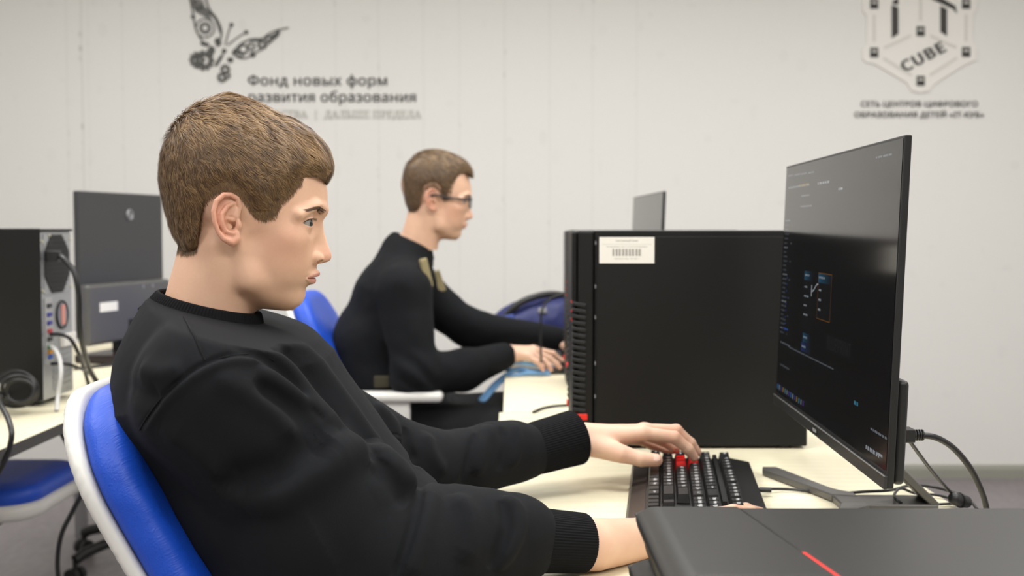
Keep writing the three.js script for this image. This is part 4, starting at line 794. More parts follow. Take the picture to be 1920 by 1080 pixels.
  const sh1 = pc(760, 552, 3.25), el1 = pc(778, 704, 3.19), fo1 = pc(870, 692, 3.26), cu1 = pc(945, 668, 3.335), sh2 = pc(788, 550, 3.60), el2 = pc(880, 616, 3.57), cu2 = pc(1045, 634, 3.575);
  const base = (x, y, z) => { const zz = (z - zc) * ZS; let t = cone(x, y, zz, fz(T0), fz(T1), 0.062, 0.105); t = smin(t, cone(x, y, zz, fz(T1), fz(T2), 0.105, 0.112), 0.04); t = smin(t, cone(x, y, zz, fz(T2), fz(T3), 0.112, 0.12), 0.04); t = smin(t, cone(x, y, zz, fz(T3), fz(T4), 0.12, 0.12), 0.04);
    let a = cone(x, y, z, sh1, el1, 0.075, 0.066); a = smin(a, cone(x, y, z, el1, fo1, 0.066, 0.058), 0.03); a = smin(a, cone(x, y, z, fo1, cu1, 0.058, 0.038), 0.02);
    let b = cone(x, y, z, sh2, el2, 0.07, 0.058); b = smin(b, cone(x, y, z, el2, cu2, 0.058, 0.036), 0.03);
    let d = smin(smin(t, a, 0.03), b, 0.03); for (const s of [sh1, sh2]) d = smin(d, cone(x, y, z, [T0[0], T0[1] - 0.004, zc], [s[0], s[1] + 0.02, s[2]], 0.06, 0.055), 0.05); return d; };
  const nA = pc(783, 430, 3.42), nB = pc(770, 492, 3.42);
  const shirt = (x, y, z) => { let d = base(x, y, z); d -= 0.009 * fbm(x * 7, y * 7, z * 7, 3) + 0.005 * Math.sin((x * 0.8 + y * 1.4) * 70 + 6 * noise3(x * 6, y * 6, z * 6)) * smooth(0.06, 0.0, Math.abs(Math.hypot(x - el1[0], y - el1[1]) - 0.03)); d = smax(d, -cone(x, y, z, nA, nB, 0.060, 0.061), 0.006); return smax(d, (y - T0[1]) * 0.9 + (x - T0[0]) * 0.42 - 0.05, 0.008); };
  const sb = unionBox([[T0, 0.1], [T2, 0.22], [T4, 0.22], [sh1, 0.1], [el1, 0.1], [cu1, 0.06], [sh2, 0.1], [el2, 0.08], [cu2, 0.05]], 0.03);
  const sweat = part('jumper', netMesh(shirt, sb[0], sb[1], 0.008, { slack: 2 }), mFleece, g, 'black long-sleeved jumper');
  { const c0 = P(771, 466, 3.42), tilt = V(0.86, -0.5, 0).normalize(), up = V(0.5, 0.86, 0).normalize(), rings = []; for (const [h, r] of [[-0.03, 0.083], [-0.015, 0.076], [0.004, 0.070], [0.012, 0.067], [0.013, 0.063], [0.008, 0.061], [-0.01, 0.061]]) rings.push({ c: c0.clone().addScaledVector(up, h), u: tilt.clone().multiplyScalar(r), v: V(0, 0, r) }); part('collar', ribTube(rings, 60, 0.004, 240), mRib, sweat); }
  const mTan = mat(lin(0.30, 0.25, 0.13), 0.8);
  for (const [x, y, d, w, h, rz] of [[799, 512, 3.235, 0.024, 0.085, 0.25], [822, 528, 3.40, 0.03, 0.07, 0.35]]) { const q = onSurface(shirt, x, y, 2.9, 4); part('collar_patch', new RoundedBoxGeometry(w, h, 0.012, 3, 0.005).rotateZ(rz).rotateY(0.5).translate(q[0], q[1], q[2]), mTan, sweat, 'olive tan collar patch'); }
  { const q = onSurface(shirt, 716, 716, 2.9, 4); part('hem_patch', new RoundedBoxGeometry(0.045, 0.035, 0.012, 3, 0.005).translate(q[0], q[1], q[2]), mat(lin(0.05, 0.042, 0.022), 0.8), sweat, 'olive patch at the hem'); }
  trousersAndShoes(g, P(740, 792, 3.42), 1, -1, 0.10, 0.02, 0.005);
  finishPerson(g, V(-0.32, 0, -3.42));
}
// ---------------------------------------------------------------- things on the desks
function onDesk(x, y, h = 0) { const q = P(x, y, 1), s = (EYE - q.y); return P(x, y, (EYE - DESK - h) / s); }
const mCase = mat(lin(0.0065, 0.0064, 0.0062), 0.48, { specularIntensity: 0.6 }), mCaseDark = mat(lin(0.006, 0.006, 0.006), 0.6), mRed = mat(lin(0.75, 0.02, 0.012), 0.4), mCable = mat(lin(0.010, 0.010, 0.011), 0.42), mGrey = mat(lin(0.32, 0.32, 0.33), 0.45, { metalness: 0.5 });
const mPlate = mat(lin(0.42, 0.43, 0.44), 0.42, { metalness: 0.7 });
function cable(label, pts, r, m = mCable, group) { const o = single('cable', tube(pts, r, pts.length * 12, 10), m, label, 'cable', group); return o; }
const barcode = (c, x0, x1, y, h) => { let x = x0; c.fillStyle = '#555047'; const ws = [3, 2, 1, 4, 2, 1, 2, 3, 1, 2]; let i = 0; while (x < x1) { const w = ws[i % 10] * (x1 - x0) / 90; if (i % 2 === 0) c.fillRect(x, y, Math.min(w, x1 - x), h); x += w; i++; } };
// computer case standing with its side towards the camera, front to the left
function tower(label, x0, z0, sticker) {
  const g = thing('computer_tower', label, 'computer', [x0 + 0.24, DESK, z0 - 0.1]), L = -0.24, N = 0.1, H = 0.428, B = 0.005;
  part('body', box(L + 0.044, B, -N, 0.222, H, N, 0.003, 2), mCase, g, 'black steel case');
  part('side_panel', box(L + 0.048, B + 0.004, N + 0.0005, 0.22, H - 0.012, N + 0.0025, 0.001), mCase, g, 'plain black side panel');
  part('front_bezel', [box(L + 0.012, B, -N, L + 0.043, H, N, 0.006, 2), box(L, B + 0.245, -N + 0.012, L + 0.012, H - 0.002, N - 0.012, 0.005, 2), box(L + 0.002, B, -N + 0.03, L + 0.012, B + 0.245, N - 0.03, 0.003)], mCase, g, 'black front bezel');
  for (let i = 0; i < 18; i++) { const y = B + 0.072 + i * 0.01215; for (const s of [1, -1]) { const f = part('vent_fin', box(-0.0135, -0.0038, -0.016, 0.0135, 0.0038, 0.016, 0.002), mCaseDark, g); f.position.set(L + 0.014, y, s * (N - 0.013)); f.rotation.z = -0.16; } }
  for (const s of [1, -1]) part('red_tab', box(L - 0.001, B + 0.052, s > 0 ? N - 0.02 : -N - 0.003, L + 0.031, B + 0.064, s > 0 ? N + 0.003 : -N + 0.02, 0.002), mRed, g, 'bright red plastic tab');
  for (const y of [0.245, 0.262, 0.28]) part('red_lamp', box(L - 0.001, B + y, N - 0.022, L + 0.003, B + y + 0.006, N - 0.016, 0.001), mRed, g, 'small red lamp');
  for (const y of [0.10, 0.165, 0.255, 0.315, 0.40]) part('panel_clip', box(L + 0.0445, y, N - 0.001, L + 0.0465, y + 0.007, N + 0.0018, 0.0005), mGrey, g);
  for (const [x, z] of [[-0.16, -0.08], [-0.16, 0.08], [0.18, -0.08], [0.18, 0.08]]) part('foot', cyl(0.014, 0.016, B, x, 0, z, 16), mCaseDark, g);
  if (sticker) {
    const tx = canvasTex(640, 320, (c) => { c.fillStyle = '#e6e2d9'; c.fillRect(0, 0, 640, 320); c.fillStyle = '#6b665c'; c.textAlign = 'center'; c.font = '34px sans-serif'; c.fillText('Системный блок', 320, 56); c.fillRect(30, 88, 580, 2); c.font = '20px sans-serif'; c.fillText('Системный блок, Core i7, 16 ГБ, 512 ГБ, Видеокарта', 320, 124); barcode(c, 155, 485, 145, 86); c.font = '20px sans-serif'; c.fillStyle = '#6b665c'; c.fillText('Серийный номер: 1 001 0001 1', 320, 270); });
    const s = part('label_sticker', new THREE.PlaneGeometry(0.1068, 0.0508), mat(0xffffff, 0.55, { map: tx }), g, 'white label with a barcode'); s.position.set(L + 0.0505 + 0.0555, H - 0.0385, N + 0.0031);
  }
  return g;
}
tower('black computer tower with a white barcode label on its side', 0.117, -2.23, true);
tower('black computer tower standing behind the labelled tower', 0.148, -3.09, false);

// ---------------------------------------------------------------- screens on a V-shaped foot (screen looks towards -x, width along z)
const MW = 0.71, MH = 0.437;
const ui = canvasTex(1536, 912, (c, w, h) => {
  c.fillStyle = '#050608'; c.fillRect(0, 0, w, h);
  const t = (s, x, y, size, col = '#8d97a3', font = 'sans-serif') => { c.fillStyle = col; c.font = `${size}px ${font}`; c.fillText(s, x, y); };
  const dash = (x, y, n, len, col, gap = 6, hh = 5) => { for (let i = 0; i < n; i++) { c.fillStyle = col; const l = len * (0.5 + rnd()); c.fillRect(x, y, l, hh); x += l + gap; } };
  c.fillStyle = '#0b0d11'; c.fillRect(0, 0, w, 120); c.fillRect(0, 0, 190, h - 60); c.fillStyle = '#090b0e'; c.fillRect(0, 690, w, 165);
  for (let i = 0; i < 4; i++) dash(40 + i * 120, 30 + i * 2, 3, 26, '#9aa3ad', 6, 6); dash(60, 78, 12, 22, '#b9c0c8', 8, 7); dash(260, 76, 4, 30, '#c8a94a', 8, 7); dash(560, 80, 5, 24, '#cdd5dd', 10, 8);
  dash(300, 118, 6, 20, '#aab3bd', 6, 6); dash(300, 158, 8, 16, '#aab3bd', 6, 6); dash(860, 110, 2, 26, '#dfe6ee', 8, 8); dash(1280, 34, 4, 30, '#9aa3ad', 8, 6);
  for (let i = 0; i < 26; i++) { dash(26, 210 + i * 18, 2, 30, i % 6 === 0 ? '#a3adba' : '#69727d', 6, 5); if (i % 4 === 1) dash(150, 210 + i * 18, 1, 10, '#aab4c2'); }
  for (let i = 0; i < 9; i++) { c.fillStyle = '#2e6be0'; c.beginPath(); c.arc(112, 440 + i * 26, 4, 0, 7); c.fill(); }
  dash(90, 640, 3, 20, '#3d77e6', 6, 6); dash(40, 700, 4, 36, '#8b949f');
  // node graph
  const node = (x, y, ww, hh, head, edge) => { c.fillStyle = '#0d1117'; c.fillRect(x, y, ww, hh); const g = c.createLinearGradient(x, y, x + ww, y); g.addColorStop(0, head); g.addColorStop(1, '#0c1a24'); c.fillStyle = g; c.fillRect(x, y, ww, 34); c.strokeStyle = edge; c.lineWidth = edge === '#1c2630' ? 2 : 3; c.strokeRect(x, y, ww, hh); dash(x + 10, y + 12, 3, 22, '#b8c6d2', 5, 7); };
  node(420, 400, 130, 215, '#1d6c93', '#1c2630'); node(640, 400, 190, 160, '#1f6f97', '#a86b18');
  for (let i = 0; i < 4; i++) dash(430, 456 + i * 34, 2, 24, '#c3cad2', 5, 6); for (let i = 0; i < 3; i++) dash(655, 456 + i * 34, 1, 30, '#c3cad2', 5, 7);
  c.strokeStyle = '#e8f0f8'; c.lineWidth = 6; c.beginPath(); c.moveTo(548, 470); c.bezierCurveTo(590, 470, 600, 440, 642, 440); c.stroke(); c.fillStyle = '#e8f0f8'; c.fillRect(540, 448, 10, 40);
  node(440, 628, 120, 26, '#1d6c93', '#1c2630'); node(420, 664, 150, 22, '#2b3f8f', '#1c2630');
  t('BLUEPRINT', 800, 650, 62, '#2c3136', 'bold sans-serif');
  dash(210, 705, 22, 30, '#7f8791', 5, 5); dash(60, 790, 6, 22, '#7b838d', 6, 5); for (let i = 0; i < 24; i++) { c.fillStyle = 'rgba(140,150,160,0.5)'; c.fillRect(rr(300, 1450), rr(360, 850), 3, 3); }
  dash(1180, 770, 2, 24, '#4aa7c9', 6, 12); dash(1370, 820, 6, 22, '#9aa3ad', 6, 7);
  c.fillStyle = '#0c0f14'; c.fillRect(0, h - 52, w, 52); for (let i = 0; i < 14; i++) { c.fillStyle = ['#3aa0ff', '#cfd8e2', '#4e63d8', '#f0b23a', '#58c4e8', '#b8c2ce', '#7a56d8'][i % 7]; c.fillRect(24 + i * 36, h - 36, 11, 19); } dash(1330, h - 34, 6, 16, '#cfd8e2', 8, 12); dash(1450, h - 36, 1, 46, '#cfd8e2', 6, 8);
});
const mBezel = mat(lin(0.012, 0.012, 0.013), 0.4), mChin = mat(lin(0.03, 0.03, 0.031), 0.32), mStand = mat(lin(0.11, 0.105, 0.10), 0.38, { metalness: 0.3 });
function monitor(label, nearPt, farPt, topY, map) {
  const dx = farPt[0] - nearPt[0], dz = farPt[1] - nearPt[1], turn = Math.atan2(-dx, -dz);
  const g = thing('monitor', label, 'monitor', [(nearPt[0] + farPt[0]) / 2, DESK, (nearPt[1] + farPt[1]) / 2], turn);
  const head = new THREE.Group(); head.name = 'screen_unit'; head.position.y = topY - DESK - MH / 2; head.rotation.z = -0.035; g.add(head);
  const hw = MW / 2, hh = MH / 2;
  part('panel_case', [box(0, -hh, -hw, 0.009, hh, hw, 0.002, 2)], mBezel, head, 'thin black screen case');
  part('rear_housing', box(0.0095, -hh + 0.004, -hw + 0.012, 0.024, -hh + 0.135, hw - 0.006, 0.006, 2), mBezel, head);
  const sw = MW - 0.010, shh = MH - 0.026, s = part('display', new THREE.PlaneGeometry(sw, shh), mat(lin(0.004, 0.004, 0.0045), 0.13, { ior: 1.52, emissive: 0xffffff, emissiveMap: map, emissiveIntensity: map ? 0.3 : 0 }), head, 'dark screen with a node graph'); s.rotation.y = -Math.PI / 2; s.position.set(-0.0006, 0.009, 0);
  part('chin', box(-0.0035, -hh - 0.001, -hw, 0.001, -hh + 0.0165, hw, 0.0015, 2), mChin, head, 'glossy lower bezel'); part('chin_trim', box(-0.0042, -hh + 0.0155, -hw, -0.003, -hh + 0.0172, hw, 0.0004), mat(lin(0.22, 0.22, 0.22), 0.3), head, 'bright trim line');
  const lt = canvasTex(256, 64, (c) => { c.fillStyle = '#060606'; c.fillRect(0, 0, 256, 64); c.fillStyle = '#d8d8d8'; c.font = 'bold 52px sans-serif'; c.textAlign = 'center'; c.fillText('DIGMA', 128, 50); });
  const lo = part('logo', new THREE.PlaneGeometry(0.036, 0.009), mat(0xffffff, 0.4, { map: lt }), head, 'white maker name'); lo.rotation.y = -Math.PI / 2; lo.position.set(-0.0042, -hh + 0.0075, -0.02);
  // foot: two legs spread towards the user, a bar to the neck
  const leg = (s) => { const pts = [[-0.05, s * 0.235], [-0.052, s * 0.222], [0.005, s * 0.075], [0.02, s * 0.03], [0.055, s * 0.02], [0.055, s * 0.045], [0.038, s * 0.06], [0.028, s * 0.075], [-0.028, s * 0.236]]; const sh = new THREE.Shape(pts.map(([a, b]) => new THREE.Vector2(a, b))); const h = new THREE.ExtrudeGeometry(sh, { depth: 0.008, bevelEnabled: true, bevelSize: 0.002, bevelThickness: 0.002, bevelSegments: 2 }); h.rotateX(Math.PI / 2); h.translate(0, 0.0115, 0); return h; };
  for (const s of [1, -1]) part('foot_leg', leg(s), mStand, g, 'dark grey metal foot leg');
  part('foot_bar', box(0.02, 0.0005, -0.034, 0.165, 0.0125, 0.034, 0.003, 2), mStand, g);
  part('neck', [(() => { const h = box(-0.006, 0, -0.03, 0.006, 0.20, 0.03, 0.003, 2); h.rotateZ(0.8); h.translate(0.165, 0.008, 0); return h; })(), (() => { const h = box(-0.012, 0, -0.025, 0.05, 0.03, 0.025, 0.004, 2); h.translate(0.026, 0.135, 0); return h; })()], mStand, g);
  return g;
}
monitor('large monitor showing a dark node graph in front of the student in the plain sweatshirt', [0.471, -1.405], [0.496, -2.112], 1.2755, ui);
monitor('monitor with only its top showing above the tower, on the far desk', [0.462, -3.57], [0.444, -4.275], 1.279, null);

// ---------------------------------------------------------------- keyboards
const rowsK = [
  [0.029, [['Ctrl', 1.25], ['Win', 1.25], ['Alt', 1.25], ['', 6.25], ['Alt', 1.25], ['Fn', 1.25], ['≡', 1.25], ['Ctrl', 1.25], [0, 0.35], ['←', 1], ['↓', 1], ['→', 1], [0, 0.35], ['0 Ins', 2], ['. Del', 1]]],
  [0.0497, [['Shift', 2.25], ['Z Я', 1], ['X Ч', 1], ['C С', 1], ['V М', 1], ['B И', 1], ['N Т', 1], ['M Ь', 1], [', Б', 1], ['. Ю', 1], ['/ ?', 1], ['⇑', 2.75], [0, 1.35], ['↑', 1], [0, 1.35], ['1', 1], ['2', 1], ['3', 1], ['↵', 1]]],
  [0.0704, [['Caps', 1.75], ['A Ф', 1, 1], ['S Ы', 1, 1], ['D В', 1, 1], ['F А', 1, 1], ['G П', 1], ['H Р', 1], ['J О', 1], ['K Л', 1], ['L Д', 1], ['; Ж', 1], ["' Э", 1], ['↵', 2.25], [0, 3.7], ['4', 1], ['5', 1], ['6', 1], ['+', 1]]],
  [0.0911, [['Tab', 1.5], ['Q Й', 1], ['W Ц', 1, 1], ['E У', 1, 1], ['R К', 1], ['T Е', 1], ['Y Н', 1], ['U Г', 1], ['I Ш', 1], ['O Щ', 1], ['P З', 1], ['[ Х', 1], ['] Ъ', 1], ['\\ /', 1.5], [0, 0.35], ['Del', 1], ['End', 1], ['PgD', 1], [0, 0.35], ['7', 1], ['8', 1], ['9', 1], ['+', 1]]],
  [0.1118, [['~ Ё', 1], ['1 !', 1], ['2 @', 1], ['3 #', 1], ['4 $', 1], ['5 %', 1], ['6 ^', 1], ['7 &', 1], ['8 *', 1], ['9 (', 1], ['0 )', 1], ['- _', 1], ['= +', 1], ['↶', 2], [0, 0.35], ['Ins', 1], ['Hm', 1], ['PgU', 1], [0, 0.35], ['Num', 1], ['/', 1], ['*', 1], ['-', 1]]],
  [0.1435, [['Esc', 1], [0, 1], ['F1', 1], ['F2', 1], ['F3', 1], ['F4', 1], [0, 0.5], ['F5', 1], ['F6', 1], ['F7', 1], ['F8', 1], [0, 0.5], ['F9', 1], ['F10', 1], ['F11', 1], ['F12', 1], [0, 0.35], ['Prt', 1], ['Scr', 1], ['Pau', 1]]],
];
const flatKeys = []; for (const [v, r] of rowsK) { let u = 0.0045; for (const [s, w, red] of r) { if (s !== 0) flatKeys.push({ s, u, v, w: w * 0.01905, red }); u += w * 0.01905; } }
const keyTex = canvasTex(2048, 1024, (c) => {
  c.fillStyle = '#161616'; c.fillRect(0, 0, 2048, 1024); c.textAlign = 'center'; c.textBaseline = 'middle';
  flatKeys.forEach((k, i) => { const x = (i % 16) * 128, y = Math.floor(i / 16) * 128; if (k.red) { c.fillStyle = '#d8130c'; c.fillRect(x, y, 128, 128); } c.fillStyle = k.red ? '#d8130c' : '#e8e8e8'; if (!k.red) { c.font = `bold ${k.s.length > 3 ? 30 : 46}px sans-serif`; c.fillText(k.s, x + 64, y + 56); } });
});
const mKey = mat(0xffffff, 0.42, { map: keyTex }), mBoard = mat(lin(0.012, 0.012, 0.012), 0.42), mRest = mat(lin(0.045, 0.036, 0.032), 0.30);
function keyGeo(k, i) {
  const a = 0.0006, t = 0.0024, x0 = k.v + a, x1 = k.v + 0.0196 - a, z0 = k.u + a, z1 = k.u + k.w - a, y0 = 0.021, y1 = 0.034;
  const bt = [[x0, y0, z0], [x1, y0, z0], [x1, y0, z1], [x0, y0, z1]], m = [[x0 + t, y1 - 0.0004, z0 + t], [x1 - t, y1 + 0.0006, z0 + t], [x1 - t, y1 + 0.0006, z1 - t], [x0 + t, y1 - 0.0004, z1 - t]];
  const cx = (i % 16) * 128, cy = Math.floor(i / 16) * 128, half = 46, hz = Math.min(58, 46 * (z1 - z0) / (x1 - x0)), U = (z) => (cx + 64 + (z - 0.5) * 2 * hz) / 2048, W = (x) => 1 - (cy + 64 - (x - 0.5) * 2 * half) / 1024;
  const pos = [], uv = [], add = (p, q) => { pos.push(...p); uv.push(...q); };
  const blank = [(cx + 4) / 2048, 1 - (cy + 4) / 1024], quad = (p, q) => { for (const j of [0, 2, 1, 0, 3, 2]) add(p[j], q ? q[j] : blank); };
  quad(m, [[U(0), W(0)], [U(0), W(1)], [U(1), W(1)], [U(1), W(0)]]);
  for (let j = 0; j < 4; j++) { const n = (j + 1) % 4; quad([bt[j], m[j], m[n], bt[n]].reverse().map((p) => p)); }
  const g = new THREE.BufferGeometry(); g.setAttribute('position', new THREE.Float32BufferAttribute(pos, 3)); g.setAttribute('uv', new THREE.Float32BufferAttribute(uv, 2)); g.computeVertexNormals(); return g;
}
const keyGeos = flatKeys.map(keyGeo);
function keyboard(label, x, z, turn) {
  const g = thing('keyboard', label, 'keyboard', [x, DESK, z], turn), Lk = 0.446;
  const prof = (pts, m, name, lb, z0 = 0, z1 = Lk) => { const h = new THREE.ExtrudeGeometry(new THREE.Shape(pts.map(([a, b]) => new THREE.Vector2(a, b))), { depth: z1 - z0, bevelEnabled: false }); h.translate(0, 0, z0); return part(name, h, m, g, lb); };
  prof([[0.0, 0], [0.0, 0.004], [0.004, 0.009], [0.0245, 0.0155], [0.0265, 0.0155], [0.0265, 0]], mRest, 'wrist_rest', 'dark glossy wrist rest');
  prof([[0.027, 0], [0.027, 0.019], [0.133, 0.020], [0.165, 0.022], [0.1955, 0.016], [0.197, 0.012], [0.197, 0]], mBoard, 'base', 'black keyboard base');
  prof([[0.1335, 0.0203], [0.1345, 0.0285], [0.1405, 0.0285], [0.1415, 0.0209]], mBoard, 'ridge_bar', null, 0.004, 0.30);
  flatKeys.forEach((k, i) => part('key', keyGeos[i], mKey, g, k.red ? 'bright red key' : undefined));
  g.scale.set(1.06, 1, 1.2);
  part('cord_grip', tube([[0.197, 0.011, 0.165], [0.206, 0.011, 0.165], [0.215, 0.011, 0.165]], 0.0042, 10, 10), mCable, g);
  return g;
}
keyboard('black gaming keyboard with red keys under the hand', 0.217, -2.052, -0.13);
keyboard('dark keyboard under the hands of the student in glasses', 0.110, -3.92, 0.0);

// ---------------------------------------------------------------- stack of closed laptops in the foreground
const mLid = mat(lin(0.022, 0.021, 0.0195), 0.40, { specularIntensity: 0.6 }), mLidRim = mat(lin(0.016, 0.016, 0.017), 0.4), mLapSide = mat(lin(0.10, 0.075, 0.055), 0.3, { metalness: 0.3 });
desk('cream desk carrying the stack of closed laptops', -0.03, 0.69, -1.294, 0.1, mDeskEdge, [-1, 1]);
const lidField = (x, y, z) => { const e = rbox2(x, z, 0.194, 0.132, 0.012); const ridge = 0.0022 * smooth(0.002, -0.002, (x + 0.100) - (z + 0.103) * 0.14); return slab(e, y - 0.0045 + 0.008 * smooth(-0.026, 0, e) ** 2, 0.0045 + ridge * 0.5, 0.0042) - ridge * 0.25; };
const lidGeo = netMesh(lidField, [-0.2, -0.012, -0.14], [0.2, 0.014, 0.14], 0.0022, { slack: 2.5 });
function laptop(label, x, y, z, turn) {
  const g = thing('laptop', label, 'laptop', [x, DESK + y, z], turn, 'closed laptops in the stack'); g.scale.x = 1.07;
  part('base', box(-0.193, 0, -0.131, 0.193, 0.0125, 0.131, 0.005, 2), mLapSide, g, 'brownish dark laptop base');
  part('hinge', box(-0.13, 0.002, 0.126, 0.13, 0.015, 0.133, 0.003), mLidRim, g);
  part('lid_rim', box(-0.1945, 0.0128, -0.1325, 0.1945, 0.0155, 0.1325, 0.0012), mLidRim, g);
  const l = part('lid', lidGeo, mLid, g, 'dark grey lid with a diagonal ridge'); l.position.y = 0.0157;
  const a = part('accent', box(-0.001, 0, -0.062, 0.0042, 0.0012, 0.062, 0.0005), mRed, l, 'red accent line'); a.scale.set(1.6, 1, 0.66); a.position.set(-0.0775, 0.0088, 0.085); a.rotation.y = 0.139;
  const a2 = part('accent', box(-0.001, 0, -0.03, 0.003, 0.001, 0.03, 0.0004), mGrey, l, 'silver accent line'); a2.position.set(-0.0895, 0.0088, 0.010); a2.rotation.y = 0.139;
  return g;
}
const lapNames = ['closed dark laptop lowest in the stack, resting on the desk', 'closed dark laptop second from the bottom of the stack', 'closed dark laptop third from the bottom of the stack', 'closed dark laptop jutting out of the middle of the stack', 'closed dark laptop just below the topmost one', 'closed dark laptop on top of the stack with a red accent line'];
lapNames.forEach((n, i) => laptop(n, [0.3335, 0.3345, 0.3355, 0.3255, 0.3395, 0.331][i], i * 0.0262, -1.004, [0, 0.01, -0.008, 0.012, -0.006, 0][i]));

// ---------------------------------------------------------------- cords round the large screen
cable('keyboard cord running from the gaming keyboard past the monitor foot', [onDesk(1432, 917, 0.008), onDesk(1470, 917, 0.005), onDesk(1520, 921, 0.004), onDesk(1570, 925, 0.004), onDesk(1620, 922, 0.016), onDesk(1670, 919, 0.016), onDesk(1705, 911, 0.014), onDesk(1750, 913, 0.006), onDesk(1790, 924, 0.004), onDesk(1820, 940, 0.004), onDesk(1832, 955, 0.004)], 0.0024);
cable('thin black cord looped round the monitor neck', [onDesk(1790, 944, 0.004), onDesk(1745, 946, 0.004), onDesk(1705, 948, 0.004), onDesk(1682, 938, 0.018), onDesk(1678, 925, 0.018), onDesk(1690, 916, 0.02), onDesk(1716, 925, 0.01), onDesk(1755, 928, 0.005), onDesk(1785, 935, 0.004)], 0.0022);
{
  const g = thing('video_cable', 'thick black video cable arching out of the back of the large monitor', 'cable', A(P(1703, 815, 1.50)));
  const o = P(1703, 815, 1.50), rel = (x, y, d) => P(x, y, d).sub(o);
  part('cord', tube([rel(1722, 816, 1.505), rel(1750, 819, 1.51), rel(1785, 838, 1.53), rel(1818, 876, 1.55), rel(1838, 915, 1.57), rel(1849, 950, 1.59), rel(1853, 985, 1.60), rel(1850, 1010, 1.60)], 0.0042, 60, 12), mCable, g);
  const pl = part('plug', [box(-0.008, -0.009, -0.012, 0.006, 0.009, 0.012, 0.002)], mCable, g, 'ribbed black plug');
  for (let i = 0; i < 4; i++) { const h = new THREE.TorusGeometry(0.0062, 0.0016, 8, 16); h.rotateY(Math.PI / 2); h.translate(0.008 + i * 0.0034, -0.0005, 0); part('plug_rib', h, mCable, pl); }
}
cable('straight black cord dropping from the back of the large monitor', [P(1702, 822, 1.50), P(1712, 836, 1.52), P(1745, 880, 1.62), P(1780, 920, 1.74), onDesk(1800, 938, 0.006)], 0.0026);
{
  const c = onDesk(1800, 938, 0.013), g = thing('cable_filter', 'black cylinder clip gathering the cords beside the monitor foot', 'cable clip', A(c), 0.5);
  part('housing', (() => { const h = new THREE.CapsuleGeometry(0.010, 0.026, 6, 14); h.rotateZ(Math.PI / 2 - 0.3); return h; })(), mCable, g); part('strap', (() => { const h = new THREE.TorusGeometry(0.0105, 0.002, 8, 18); h.rotateY(Math.PI / 2); return h; })(), mCaseDark, g);
}

